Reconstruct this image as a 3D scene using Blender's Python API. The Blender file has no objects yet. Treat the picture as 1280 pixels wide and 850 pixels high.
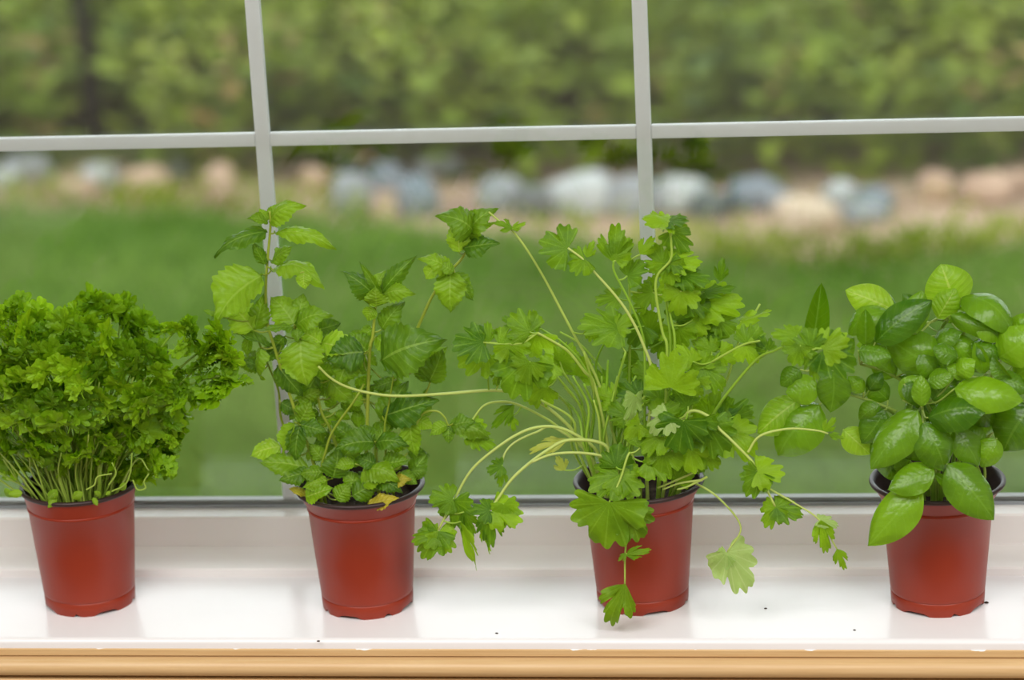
import bpy, bmesh, math, random
from math import sin, cos, pi, exp, sqrt
from mathutils import Vector, Matrix, noise
R = random.Random(7)
scn = bpy.context.scene
col = scn.collection

# ------------------------------------------------------------------ camera
CAM = Vector((0.27528, -1.95511, 0.8598)); YAW, PIT, ROL, FPX = -0.1278, 0.3066, -0.05021, 3565.12
FW = Vector((sin(YAW)*cos(PIT), cos(YAW)*cos(PIT), -sin(PIT)))
r0 = Vector((cos(YAW), -sin(YAW), 0)); u0 = r0.cross(FW)
RT = r0*cos(ROL) + u0*sin(ROL); UP = -r0*sin(ROL) + u0*cos(ROL)
cd = bpy.data.cameras.new('camera'); cam = bpy.data.objects.new('camera', cd); col.objects.link(cam)
cam.matrix_world = Matrix(((RT.x, UP.x, -FW.x, CAM.x), (RT.y, UP.y, -FW.y, CAM.y), (RT.z, UP.z, -FW.z, CAM.z), (0, 0, 0, 1)))
cd.sensor_width = 36; cd.lens = FPX/1280*36; cd.clip_start = .05; cd.clip_end = 200
cd.dof.use_dof = True; cd.dof.focus_distance = 2.12; cd.dof.aperture_fstop = 4.6
scn.camera = cam
# ------------------------------------------------------------------ light
w = bpy.data.worlds.new('overcast_sky'); scn.world = w; w.use_nodes = True
w.node_tree.nodes['Background'].inputs[0].default_value = (.93, .97, 1, 1)
w.node_tree.nodes['Background'].inputs[1].default_value = 2.0
scn.view_settings.view_transform = 'Standard'; scn.view_settings.look = 'None'
scn.view_settings.exposure = 0.35; scn.view_settings.gamma = 1; scn.view_settings.use_curve_mapping = False
def area(name, loc, rot, sx, sy, power, colr=(1, .975, .95)):
    l = bpy.data.lights.new(name, 'AREA'); l.shape = 'RECTANGLE'; l.size = sx; l.size_y = sy; l.energy = power; l.color = colr
    o = bpy.data.objects.new(name, l); col.objects.link(o); o.location = loc; o.rotation_euler = rot
    return o
CEIL = 1.55
area('added_fill_light', (-.5, -1.35, CEIL-.06), (0, 0, 0), 1.2, 1.2, 25)  # fill light added above the unseen room to brighten the plants' front
area('added_fill_light', (1.1, -1.35, CEIL-.06), (0, 0, 0), 1.2, 1.2, 25)  # second added fill light, same purpose

# ------------------------------------------------------------------ helpers
def P(px, py, Y):                      # photo pixel -> point on the plane y = Y
    d = FW + RT*((px-640)/FPX) - UP*((py-425)/FPX)
    return CAM + d*((Y-CAM.y)/d.y)
def G(px, py, z=-1.0):                 # photo pixel -> point on the ground z
    d = FW + RT*((px-640)/FPX) - UP*((py-425)/FPX)
    return CAM + d*((z-CAM.z)/d.z)
def tag(o, label=None, cat=None, group=None, kind=None):
    for k, v in (('label', label), ('category', cat), ('group', group), ('kind', kind)):
        if v: o[k] = v
    return o
def obj(name, mesh, mat=None, parent=None, smooth=False):
    if isinstance(mesh, bmesh.types.BMesh):
        me = bpy.data.meshes.new(name); mesh.to_mesh(me); mesh.free(); mesh = me
    if mat is not None and not mesh.materials: mesh.materials.append(mat)
    if smooth: mesh.polygons.foreach_set('use_smooth', [True]*len(mesh.polygons))
    o = bpy.data.objects.new(name, mesh); col.objects.link(o)
    if parent is not None: o.parent = parent
    return o
def empty(name, loc):
    o = bpy.data.objects.new(name, None); col.objects.link(o); o.location = loc; o.empty_display_size = .02
    bpy.context.view_layer.update()
    return o
def pydata(name, v, f, uv=None):
    me = bpy.data.meshes.new(name); me.from_pydata(v, [], f)
    if uv:
        l = me.uv_layers.new(name='UVMap'); n = [0]*len(me.loops); me.loops.foreach_get('vertex_index', n)
        l.data.foreach_set('uv', [c for i in n for c in uv[i]])
    return me
def box(bm, x0, x1, y0, y1, z0, z1):
    vs = [bm.verts.new((x, y, z)) for x in (x0, x1) for y in (y0, y1) for z in (z0, z1)]
    for q in ((0,1,3,2),(4,6,7,5),(0,4,5,1),(2,3,7,6),(0,2,6,4),(1,5,7,3)): bm.faces.new([vs[i] for i in q])
def boxobj(name, b, mat, parent=None, bev=0):
    bm = bmesh.new(); box(bm, *b)
    if bev: bmesh.ops.bevel(bm, geom=bm.edges[:], offset=bev, segments=2, affect='EDGES', profile=.6)
    return obj(name, bm, mat, parent)
def extrude_x(name, prof, x0, x1, mat, parent=None, smooth=False):   # closed (y,z) outline along x
    n = len(prof); v = [(x0, y, z) for y, z in prof] + [(x1, y, z) for y, z in prof]
    f = [(i, (i+1) % n, n+(i+1) % n, n+i) for i in range(n)] + [tuple(range(n))[::-1], tuple(range(n, 2*n))]
    me = pydata(name, v, f); o = obj(name, me, mat, parent)
    if smooth:
        me.polygons.foreach_set('use_smooth', [True]*n+[False]*2)
        try: me.set_sharp_from_angle(angle=math.radians(35))
        except Exception: pass
    return o

# ------------------------------------------------------------------ materials
class NT:
    def __init__(s, name):
        s.m = bpy.data.materials.new(name); s.m.use_nodes = True; s.t = s.m.node_tree; s.b = s.t.nodes['Principled BSDF']
        s.out = s.t.nodes['Material Output']
    def n(s, typ, ins=None, **kw):
        q = s.t.nodes.new(typ)
        for k, v in kw.items(): setattr(q, k, v)
        for k, v in (ins or {}).items(): s.set(q.inputs[k], v)
        return q
    def set(s, sock, v):
        if hasattr(v, 'links') or hasattr(v, 'is_linked'): s.t.links.new(v, sock)
        else: sock.default_value = v
    def math(s, op, a, b=0., c=0.):
        q = s.n('ShaderNodeMath', operation=op)
        for i, v in enumerate((a, b, c)): s.set(q.inputs[i], v)
        return q.outputs[0]
    def mix(s, f, a, b, mode='MIX'):
        q = s.n('ShaderNodeMix', data_type='RGBA', blend_type=mode)
        s.set(q.inputs[0], f); s.set(q.inputs[6], a); s.set(q.inputs[7], b); return q.outputs[2]
    def noise(s, scale, detail=3, coord='Object'):
        tc = s.n('ShaderNodeTexCoord'); q = s.n('ShaderNodeTexNoise', {'Scale': scale, 'Detail': detail})
        s.t.links.new(tc.outputs[coord], q.inputs['Vector']); return q.outputs['Fac']
    def ramp(s, f, stops):
        q = s.n('ShaderNodeValToRGB'); s.set(q.inputs[0], f); e = q.color_ramp.elements
        while len(e) < len(stops): e.new(.5)
        for i, (p, c) in enumerate(stops): e[i].position = p; e[i].color = c
        return q.outputs[0]
    def bump(s, h, strength=.3, dist=.001):
        q = s.n('ShaderNodeBump', {'Strength': strength, 'Distance': dist}); s.set(q.inputs['Height'], h)
        s.t.links.new(q.outputs[0], s.b.inputs['Normal'])
        return q.outputs[0]
def C(r, g, b): # sRGB 0-255 to linear
    f = lambda c: (c/255/12.92 if c/255 <= .04045 else ((c/255+.055)/1.055)**2.4)
    return (f(r), f(g), f(b), 1)
def plain(name, c, rough=.5, spec=.5, coat=0, var=.06, nscale=30, bump=0):
    m = NT(name); f = m.noise(nscale)
    d = tuple(x*(1-var) for x in c[:3])+(1,); e = tuple(min(1, x*(1+var)) for x in c[:3])+(1,)
    m.set(m.b.inputs['Base Color'], m.ramp(f, [(.3, d), (.7, e)]))
    m.b.inputs['Roughness'].default_value = rough; m.b.inputs['Specular IOR Level'].default_value = spec
    m.b.inputs['Coat Weight'].default_value = coat; m.b.inputs['Coat Roughness'].default_value = .08
    if bump: m.bump(f, bump, .002)
    return m.m
def leafmat(name, dark, light, vein, rough=.38, trans=.42, tcol=None, vk='pinnate', spec=.5, vs=.5, bh=.5):
    m = NT(name); oi = m.n('ShaderNodeObjectInfo').outputs['Random']
    nz = m.noise(2.3, 3)
    f = m.math('ADD', m.math('MULTIPLY', oi, .75), m.math('MULTIPLY', m.math('SUBTRACT', nz, .4), .6))
    c = m.ramp(f, [(.05, dark), (.85, light)])
    uv = m.n('ShaderNodeTexCoord').outputs['UV']; sp = m.n('ShaderNodeSeparateXYZ'); m.set(sp.inputs[0], uv); u, v = sp.outputs[0], sp.outputs[1]
    if vk == 'pinnate':      # u along (0..1), v across (-1..1)
        av = m.math('ABSOLUTE', v)
        mid = m.math('LESS_THAN', av, .05)
        k = m.math('FRACT', m.math('MULTIPLY', m.math('SUBTRACT', u, m.math('MULTIPLY', av, .22)), 7.))
        lat = m.math('LESS_THAN', m.math('ABSOLUTE', m.math('SUBTRACT', k, .5)), .05)
        vf = m.math('MAXIMUM', mid, m.math('MULTIPLY', lat, .45))
        h = m.math('SINE', m.math('MULTIPLY', k, pi))
    else:                    # fan: u radius, v angle
        k = m.math('FRACT', m.math('MULTIPLY', v, 9.))
        vf = m.math('MULTIPLY', m.math('LESS_THAN', m.math('ABSOLUTE', m.math('SUBTRACT', k, .5)), .06), .6)
        h = m.math('SINE', m.math('MULTIPLY', k, pi))
    bh = bh if vk == 'pinnate' else .18
    c2 = m.mix(m.math('MULTIPLY', vf, vs), c, vein)
    m.set(m.b.inputs['Base Color'], c2)
    m.b.inputs['Roughness'].default_value = rough; m.b.inputs['Specular IOR Level'].default_value = spec
    fine = m.noise(14, 4)
    nb = m.bump(m.math('ADD', m.math('MULTIPLY', h, bh), m.math('MULTIPLY', fine, .9)), .5, .0011)
    tr = m.n('ShaderNodeBsdfTranslucent')
    m.set(tr.inputs[0], m.mix(.55, c2, tcol or (.33, .55, .03, 1))); m.t.links.new(nb, tr.inputs['Normal'])
    mx = m.n('ShaderNodeMixShader'); mx.inputs[0].default_value = trans
    m.t.links.new(m.b.outputs[0], mx.inputs[1]); m.t.links.new(tr.outputs[0], mx.inputs[2]); m.t.links.new(mx.outputs[0], m.out.inputs[0])
    return m.m
M = {}
M['sill'] = plain('white_gloss_paint', C(238, 238, 241), .2, .45, .05, .012, 6)
M['vinyl'] = plain('white_vinyl', C(242, 240, 239), .35, .5, 0, .012, 8)
M['muntin'] = plain('muntin_white', C(242, 243, 245), .4, .4, 0, .02, 12)
M['gasket'] = plain('grey_gasket', C(150, 156, 162), .5)
M['spacer'] = plain('aluminium_spacer', C(176, 176, 172), .35)
M['wall'] = plain('wall_paint', C(238, 233, 226), .8, .3, 0, .02, 5)
M['ceil'] = plain('ceiling_paint', C(240, 238, 234), .9, .2, 0, .02, 5)
M['floor'] = plain('floor_boards', C(160, 140, 120), .5, .4, 0, .15, 3)
M['dark'] = plain('black_plastic', C(50, 33, 33), .4, .4, 0, .1, 60)
# pot plastic
m = NT('terracotta_plastic'); f = m.noise(9, 3)
m.set(m.b.inputs['Base Color'], m.ramp(f, [(.3, C(134, 38, 14)), (.7, C(146, 46, 20))]))
m.b.inputs['Roughness'].default_value = .36; m.b.inputs['Specular IOR Level'].default_value = .45
m.bump(m.noise(160, 2), .05, .0006); M['pot'] = m.m
# tan moulding, white paint smeared along its top edge
m = NT('tan_painted_moulding'); tc = m.n('ShaderNodeTexCoord').outputs['Object']; sx = m.n('ShaderNodeSeparateXYZ'); m.set(sx.inputs[0], tc)
st = m.n('ShaderNodeMapping'); m.set(st.inputs['Vector'], tc); st.inputs['Scale'].default_value = (1, 30, 30)
g = m.n('ShaderNodeTexNoise', {'Scale': 14., 'Detail': 4.}); m.set(g.inputs['Vector'], st.outputs[0])
wc = m.ramp(g.outputs[0], [(.3, C(204, 168, 118)), (.7, C(214, 182, 134))])
e = m.n('ShaderNodeTexNoise', {'Scale': 24., 'Detail': 4., 'Roughness': .6}); ex = m.n('ShaderNodeCombineXYZ'); m.set(ex.inputs[0], sx.outputs[0]); m.set(e.inputs['Vector'], ex.outputs[0])
edge = m.math('GREATER_THAN', m.math('ADD', sx.outputs[2], m.math('MULTIPLY', m.math('SUBTRACT', e.outputs[0], .6), .011)), -.0078)
m.set(m.b.inputs['Base Color'], m.mix(edge, wc, C(240, 238, 238))); m.b.inputs['Roughness'].default_value = .38
M['tan'] = m.m
# window glass
m = NT('window_glass'); fr = m.n('ShaderNodeFresnel', {'IOR': 1.45}); gl = m.n('ShaderNodeBsdfGlossy', {'Roughness': 0.})
tp = m.n('ShaderNodeBsdfTransparent', {'Color': (.975, .99, .98, 1)}); mx = m.n('ShaderNodeMixShader')
m.set(mx.inputs[0], fr.outputs[0]); m.t.links.new(tp.outputs[0], mx.inputs[1]); m.t.links.new(gl.outputs[0], mx.inputs[2]); m.t.links.new(mx.outputs[0], m.out.inputs[0])
M['glass'] = m.m
# soil
m = NT('potting_soil'); f = m.noise(260, 5)
m.set(m.b.inputs['Base Color'], m.ramp(f, [(.3, C(22, 16, 13)), (.75, C(70, 52, 40))])); m.b.inputs['Roughness'].default_value = .95
m.bump(f, .8, .003); M['soil'] = m.m
M['perlite'] = plain('perlite', C(225, 222, 215), .9)
# leaves
M['parsley'] = leafmat('parsley_leaf', C(84, 132, 4), C(154, 202, 20), C(146, 194, 40), .45, .42, (.36, .60, .008, 1), 'fan', .35)
M['mint'] = leafmat('mint_leaf', C(56, 102, 12), C(132, 174, 26), C(168, 202, 90), .42, .36, (.34, .56, .012, 1), 'pinnate', .35, .4)
M['cilantro'] = leafmat('cilantro_leaf', C(60, 108, 6), C(140, 184, 20), C(156, 198, 60), .44, .38, (.38, .60, .01, 1), 'fan', .3)
M['basil'] = leafmat('basil_leaf', C(50, 100, 6), C(126, 176, 24), C(150, 196, 70), .25, .30, (.36, .60, .012, 1), 'pinnate', vs=.22, bh=.25)
M['yellow'] = leafmat('yellowing_leaf', C(170, 166, 40), C(206, 190, 50), C(214, 204, 110), .45, .42, (.6, .55, .05, 1), 'pinnate')
M['lime'] = leafmat('lime_leaf', C(128, 178, 20), C(152, 196, 34), C(200, 220, 110), .4, .45, (.5, .68, .04, 1), 'pinnate')
M['pale'] = leafmat('pale_leaf', C(136, 176, 76), C(168, 198, 108), C(210, 224, 170), .42, .4, (.5, .66, .2, 1), 'fan')
M['fadedfan'] = leafmat('faded_fan_leaf', C(160, 178, 62), C(182, 192, 80), C(200, 204, 120), .45, .42, (.55, .6, .08, 1), 'fan')
def stemmat(name, a, b, trans=.25):
    m = NT(name); oi = m.n('ShaderNodeObjectInfo').outputs['Random']
    c = m.mix(oi, a, b); m.set(m.b.inputs['Base Color'], c); m.b.inputs['Roughness'].default_value = .4
    tr = m.n('ShaderNodeBsdfTranslucent'); m.set(tr.inputs[0], c); mx = m.n('ShaderNodeMixShader'); mx.inputs[0].default_value = trans
    m.t.links.new(m.b.outputs[0], mx.inputs[1]); m.t.links.new(tr.outputs[0], mx.inputs[2]); m.t.links.new(mx.outputs[0], m.out.inputs[0]); return m.m
M['pstem'] = stemmat('parsley_stem', C(140, 180, 50), C(180, 204, 92))
M['mstem'] = stemmat('mint_stem', C(140, 166, 40), C(176, 194, 70))
M['cstem'] = stemmat('cilantro_stem', C(146, 194, 46), C(184, 212, 92))
M['cpale'] = stemmat('cilantro_pale_stem', C(188, 212, 98), C(206, 222, 126))
M['bstem'] = stemmat('basil_stem', C(140, 176, 60), C(186, 206, 100))

# ------------------------------------------------------------------ room and window
WX0, WX1, WZ0, WZ1 = -.83, .75, -.012, 1.26
def wallbox(name, *boxes, mat='wall'):
    bm = bmesh.new()
    for b in boxes: box(bm, *b)
    return tag(obj(name, bm, M[mat]), kind='structure')
FZ = -.88; XL, XR, YB = -2.2, 2.6, -4.0
wallbox('wall_front', (XL-.1, WX0, .006, .215, FZ, CEIL), (WX1, XR+.1, .006, .215, FZ, CEIL), (WX0, WX1, .006, .215, FZ, -.045), (WX0, WX1, .006, .215, WZ1, CEIL))
wallbox('wall_left', (XL-.1, XL, YB, .006, FZ, CEIL)); wallbox('wall_right', (XR, XR+.1, YB, .006, FZ, CEIL))
wallbox('wall_back', (XL-.1, XR+.1, YB-.1, YB, FZ, CEIL))
wallbox('ceiling', (XL-.1, XR+.1, YB-.1, .215, CEIL, CEIL+.1), mat='ceil'); wallbox('floor', (XL-.1, XR+.1, YB-.1, .215, FZ-.1, FZ), mat='floor')
for x, lab in ((-.5, 'added square fill light panel on the unseen ceiling towards the left wall'), (1.1, 'added square fill light panel on the unseen ceiling towards the right wall')):  # out-of-view housings added around the two fill lights
    t = tag(empty('added_fill_panel', (x, -1.35, CEIL)), lab, 'fill light', 'added ceiling fill panels')
    bm = bmesh.new()
    for b in ((-.64, .64, -.64, -.6, -.05, 0), (-.64, .64, .6, .64, -.05, 0), (-.64, -.6, -.6, .6, -.05, 0), (.6, .64, -.6, .6, -.05, 0)): box(bm, *b)
    obj('frame', bm, M['vinyl'], t); boxobj('backing', (-.6, .6, -.6, .6, -.02, -.001), M['ceil'], t)
# sill board with a rounded nose, and the tan moulding under it
pr = [(.125, 0), (.0035, 0)] + [(.0035-.0045*sin(a), -.0035+.0035*cos(a)) for a in [i*pi/2/6 for i in range(1, 7)]] + [(-.001, -.0082), (.002, -.009), (.125, -.009)]
tag(extrude_x('trim_1', pr, -.95, .87, M['sill'], smooth=True), 'glossy white painted window sill board', None, None, 'structure')
pr = [(.03, -.009), (-.0005, -.0072), (-.0022, -.0082), (-.0022, -.0128), (-.0004, -.0135), (-.0008, -.0142)]
pr += [(-.0045-.0080*sin(a), -.0207+.0071*cos(a)) for a in [i*pi/10 for i in range(1, 10)]] + [(-.001, -.0282), (.001, -.0293), (-.008, -.0299), (-.0095, -.0313), (-.0095, -.085), (.006, -.088), (.03, -.088)]
tag(extrude_x('trim_2', pr, -.95, .87, M['tan'], smooth=True), 'tan painted beaded moulding under the sill', None, None, 'structure')
win = tag(empty('window_1', (0, .19, 0)), kind='structure')
def wpart(o, p=None): o.parent = p or win; o.matrix_parent_inverse = win.matrix_world.inverted(); return o
pr = [(.1228, -.011), (.1228, .0058), (.1240, .0069), (.172, .0069), (.172, .0306), (.1733, .0322), (.1945, .0322), (.1945, .027), (.213, .027), (.213, -.011)]
wpart(extrude_x('bottom_rail', pr, WX0, WX1, M['vinyl'], smooth=False))
wpart(boxobj('side_stile', (WX0, -.793, .1228, .213, .0322, WZ1), M['vinyl'])); wpart(boxobj('side_stile', (.7125, WX1, .1228, .213, .0322, WZ1), M['vinyl']))
wpart(boxobj('top_rail', (-.793, .7125, .1228, .213, 1.245, WZ1), M['vinyl']))
wpart(boxobj('gasket', (-.793, .7125, .1918, .1945, .0322, .0346), M['gasket']))
wpart(boxobj('spacer_bar', (-.793, .7125, .1975, .2055, .027, .0375), M['spacer']))
wpart(boxobj('inner_pane', (-.793, .7125, .1945, .1972, .0270, 1.245), M['glass']))
wpart(boxobj('outer_pane', (-.793, .7125, .2060, .2087, .0270, 1.245), M['glass']))
vx = [-.493, -.1917, .1096, .4109]; hz = [.3405, .6455, .9505]
for x in vx: wpart(boxobj('vertical_muntin', (x-.0058, x+.0058, .1976, .2050, .0375, 1.245), M['muntin'], bev=.0012))
ex = [-.793] + vx + [.7125]
for z in hz:
    for i in range(len(ex)-1):
        a = ex[i] + (.0058 if i else 0); b = ex[i+1] - (.0058 if i < len(ex)-2 else 0)
        wpart(boxobj('horizontal_muntin', (a, b, .1979, .2047, z-.0054, z+.0054), M['muntin'], bev=.0012))

# ------------------------------------------------------------------ garden behind the glass
GZ = -1.0
m = NT('lawn_turf'); f = m.noise(1.3, 4); f2 = m.noise(40, 4)
m.set(m.b.inputs['Base Color'], m.mix(f2, m.ramp(f, [(.3, C(82, 114, 36)), (.7, C(116, 144, 60))]), C(70, 100, 40))); m.b.inputs['Roughness'].default_value = .9; M['turf'] = m.m
m = NT('mulch_soil'); f = m.noise(3.2, 6); m.set(m.b.inputs['Base Color'], m.ramp(f, [(.3, C(128, 104, 84)), (.55, C(176, 146, 126)), (.75, C(120, 120, 80))])); m.b.inputs['Roughness'].default_value = .95; M['mulch'] = m.m
m = NT('bank_earth'); f = m.noise(1.6, 6); m.set(m.b.inputs['Base Color'], m.ramp(f, [(.3, C(70, 84, 34)), (.7, C(110, 112, 60))])); m.b.inputs['Roughness'].default_value = .95; M['bank'] = m.m
tag(obj('lawn_ground', pydata('lawn_ground', [(-9, .215, GZ), (9, .215, GZ), (9, 14, GZ), (-9, 14, GZ)], [(0, 1, 2, 3)]), M['turf']), kind='structure')
def strip(name, near, far, z, mat):          # ground strip between two pixel polylines
    v = []; n = len(near)
    for (a, b) in zip(near, far):
        p, q = G(*a), G(*b); v += [(p.x, p.y, z), (q.x, q.y, z)]
    return tag(obj(name, pydata(name, v, [(2*i, 2*i+2, 2*i+3, 2*i+1) for i in range(n-1)]), mat), kind='structure')
xs = list(range(-900, 2400, 60))
def mul_y(x):                                 # lower (near) edge of the earth bed in the photo
    k = [( -900, 262), (0, 266), (250, 274), (420, 282), (640, 305), (800, 322), (900, 335), (1000, 348), (1100, 345), (1200, 330), (1280, 318), (2400, 300)]
    for (a, ya), (b, yb) in zip(k, k[1:]):
        if a <= x <= b: return ya+(yb-ya)*(x-a)/(b-a)
strip('mulch_bed', [(x, mul_y(x)+5*sin(x*.05)) for x in xs], [(x, 192-.02*(x-640)) for x in xs], GZ+.006, M['mulch'])
v = []; f = []
for j, (dy, dz) in enumerate(((0, .008), (.6, .06), (1.6, .28), (3.2, .7), (7, 1.0))):
    for i, x in enumerate(xs):
        q = G(x, 196-.02*(x-640)); v.append((q.x*(1+dy*.1), q.y+dy, GZ+dz+.05*noise.noise(Vector((q.x*2, dy*3, 0)))*(j > 0)))
n = len(xs); f = [(j*n+i, j*n+i+1, (j+1)*n+i+1, (j+1)*n+i) for j in range(4) for i in range(n-1)]
tag(obj('bank_ground', pydata('bank_ground', v, f), M['bank']), kind='structure')
def bankz(y): 
    t = y-5.55
    return GZ + (max(0, t)*.1 if t < .6 else .06+(t-.6)*.22)
def gmat(name, a, b, tr=.35):
    m = NT(name); f = m.noise(2.2, 4, 'Object'); oi = m.n('ShaderNodeObjectInfo').outputs['Random']
    c = m.ramp(f, [(.3, a), (.7, b)]); m.set(m.b.inputs['Base Color'], c); m.b.inputs['Roughness'].default_value = .6; m.b.inputs['Specular IOR Level'].default_value = .3
    t = m.n('ShaderNodeBsdfTranslucent'); m.set(t.inputs[0], c); mx = m.n('ShaderNodeMixShader'); mx.inputs[0].default_value = tr
    m.t.links.new(m.b.outputs[0], mx.inputs[1]); m.t.links.new(t.outputs[0], mx.inputs[2]); m.t.links.new(mx.outputs[0], m.out.inputs[0]); return m.m
M['grass'] = gmat('grass_blade', C(98, 132, 46), C(140, 164, 82)); M['weed1'] = gmat('weed_green', C(92, 118, 18), C(144, 158, 36))
M['weed2'] = gmat('weed_olive', C(112, 130, 36), C(164, 174, 64)); M['weed3'] = gmat('weed_dry', C(150, 122, 76), C(180, 150, 96)); M['weed4'] = gmat('weed_deep', C(54, 82, 12), C(96, 122, 26))
# short grass on the lawn
def blades(n, area_fn, h0, h1, wd, lean):
    v = []; f = []
    for _ in range(n):
        p = area_fn()
        if p is None: continue
        a = R.uniform(0, 2*pi); h = R.uniform(h0, h1); dx, dy = cos(a)*wd, sin(a)*wd; l = R.uniform(0, lean); b = R.uniform(0, 2*pi); i = len(v)
        v += [(p[0]-dx, p[1]-dy, p[2]), (p[0]+dx, p[1]+dy, p[2]), (p[0]+cos(b)*l*h+dx*.5, p[1]+sin(b)*l*h+dy*.5, p[2]+h*.65), (p[0]+cos(b)*l*h*2.2, p[1]+sin(b)*l*h*2.2, p[2]+h)]
        f += [(i, i+1, i+2), (i, i+2, i+3)]
    return v, f
def lawnpt():
    px = R.uniform(-500, 1800); py = R.uniform(mul_y(px)-6*R.random(), 720)
    q = G(px, py); return (q.x, q.y, GZ)
v, f = blades(90000, lawnpt, .025, .06, .0022, .5)
tag(obj('lawn_grass', pydata('lawn_grass', v, f), M['grass']), 'short green lawn grass beyond the window', 'grass', None, 'stuff')
def bedpt():
    px = R.choice([R.uniform(-100, 480), R.gauss(920, 90), R.gauss(1150, 70), R.uniform(-500, 1800)]); py = mul_y(px)-abs(R.gauss(0, 14))
    q = G(px, py); return (q.x, q.y, GZ)
v, f = blades(800, bedpt, .05, .11, .003, .5)
tag(obj('bed_weeds', pydata('bed_weeds', v, f), M['weed2']), 'thin weeds growing in the bare earth bed', 'weeds', None, 'stuff')
# wild undergrowth on the bank: leaves on upright stalks
def leafy(n, pt, h0, h1, ls):
    v = []; f = []
    for _ in range(n):
        p = Vector(pt()); h = R.uniform(h0, h1); ln = Vector((R.gauss(0, .25), R.gauss(0, .25), 1))
        k = max(3, int(h/.035))
        for j in range(k):
            c = p + ln*(h*(j+.6)/k); a = R.uniform(0, 2*pi); s = ls*R.uniform(.6, 1.3)*(1.25-.5*j/k)
            d = Vector((cos(a), sin(a), R.uniform(-.3, .7))).normalized(); t = d.cross(Vector((R.uniform(-.4, .4), R.uniform(-.4, .4), 1))).normalized()
            i = len(v); v += [c[:], (c+d*s*.5+t*s*.28)[:], (c+d*s)[:], (c+d*s*.5-t*s*.28)[:]]; f.append((i, i+1, i+2, i+3))
    return v, f
TRY = G(119, 184).y
def bankpt(px0, px1, d0, d1):
    def fn():
        while True:
            px = R.uniform(px0, px1); q = G(px, 194); y = q.y+R.uniform(d0, d1)
            if not (abs(px-116) < 34 and y < TRY+.1 and True): break
        return (q.x*(1+.12*(y-q.y)), y, bankz(y)-.01)
    return fn
V_ = []; F_ = []; MI = []
for mi, (n, h0, h1, ls) in enumerate(((1500, .15, .5, .11), (900, .1, .4, .12), (1000, .2, .6, .08), (170, .2, .45, .1))):
    v, f = leafy(n, bankpt(-700, 2000, -.3, 3.0), h0, h1, ls); k = len(V_); V_ += v; F_ += [tuple(i+k for i in q) for q in f]; MI += [mi]*len(f)
me = pydata('bank_undergrowth', V_, F_)
for k in ('weed1', 'weed4', 'weed2', 'weed3'): me.materials.append(M[k])
me.polygons.foreach_set('material_index', MI)
tag(obj('bank_undergrowth', me), 'wild green undergrowth and weeds covering the bank', 'undergrowth', None, 'stuff')
def shrub(px, py, rx, rz, mat, lab, grp=None, ls=.05):
    b = G(px, 190); d = FW + RT*((px-640)/FPX) - UP*((py-425)/FPX)
    y = b.y+.25+R.uniform(0, .2); c = CAM+d*((y-CAM.y)/d.y); z0 = bankz(y)
    t = tag(empty('wild_shrub', (c.x, y, z0)), lab, 'shrub', grp)
    v = []; f = []
    for _ in range(int(520*rx*rz/.05)):
        while True:
            q = Vector((R.uniform(-1, 1), R.uniform(-1, 1), R.uniform(-1, 1)))
            if .3 < q.length < 1: break
        p = Vector((q.x*rx, q.y*rx, max(.02, c.z-z0+q.z*rz))); s = ls*R.uniform(.6, 1.3); dd = (q+Vector((0, 0, .6))).normalized(); tt = dd.cross(Vector((R.uniform(-1, 1), R.uniform(-1, 1), R.uniform(-1, 1)))).normalized()
        i = len(v); v += [p[:], (p+dd*s*.5+tt*s*.3)[:], (p+dd*s)[:], (p+dd*s*.5-tt*s*.3)[:]]; f.append((i, i+1, i+2, i+3))
    obj('foliage', pydata('foliage', v, f), M[mat], t)
    for k in range(4):
        a = R.uniform(0, 2*pi); bm = bmesh.new(); h = max(.06, c.z-z0)
        bmesh.ops.create_cone(bm, segments=6, radius1=.008, radius2=.004, depth=h, cap_ends=True)
        bmesh.ops.translate(bm, verts=bm.verts, vec=(cos(a)*.03, sin(a)*.03, h/2)); obj('branch', bm, M['mulch'], t)
for px, py, rx, rz, mat in ((510, 85, .12, .10, 'weed3'), (395, 128, .10, .10, 'weed3'), (610, 115, .09, .12, 'weed3')):
    shrub(px, py, rx, rz, mat, 'dry brown shrub among green weeds on the bank', 'dry brown shrubs')
for px, py, rx, rz, mat in ((1000, 60, .13, .12, 'weed3'), (1240, 30, .12, .09, 'weed3')):
    shrub(px, py, rx, rz, 'weed2', 'pale olive shrub on the bank near the stones', 'pale olive shrubs')
for px, py, rx, rz in ((10, 90, .15, .2), (250, 60, .22, .2), (420, 40, .2, .16), (580, 60, .18, .2), (720, 70, .22, .22), (860, 100, .2, .2), (1130, 60, .24, .22), (1010, 130, .18, .12), (690, 165, .12, .05), (200, 160, .2, .05), (1200, 190, .14, .06), (880, 195, .12, .05)):
    shrub(px, py, rx, rz, 'weed1', 'bushy mid green shrub on the bank behind the stones', 'green shrubs on the bank', .06)
# dark thin trunk standing in the weeds
q = G(119, 184)
v = []; f = []; HT = 1.7; NS = 10
for k in range(14):
    t = k/13; rr = .026-.008*t+.002*sin(k*2.1)
    for a in range(NS): v.append((rr*cos(2*pi*a/NS)-.02*t+.006*sin(k), rr*sin(2*pi*a/NS), HT*t))
f = [(k*NS+a, k*NS+(a+1) % NS, (k+1)*NS+(a+1) % NS, (k+1)*NS+a) for k in range(13) for a in range(NS)] + [tuple(range(13*NS, 14*NS))]
t = obj('tree_trunk', pydata('tree_trunk', v, f), plain('dark_bark', C(20, 22, 17), .9, .2, 0, .3, 12, .6), None, True); t.location = (q.x, q.y, bankz(q.y)-.02)
tag(t, 'thin dark tree trunk standing among the weeds', 'tree trunk')
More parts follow.
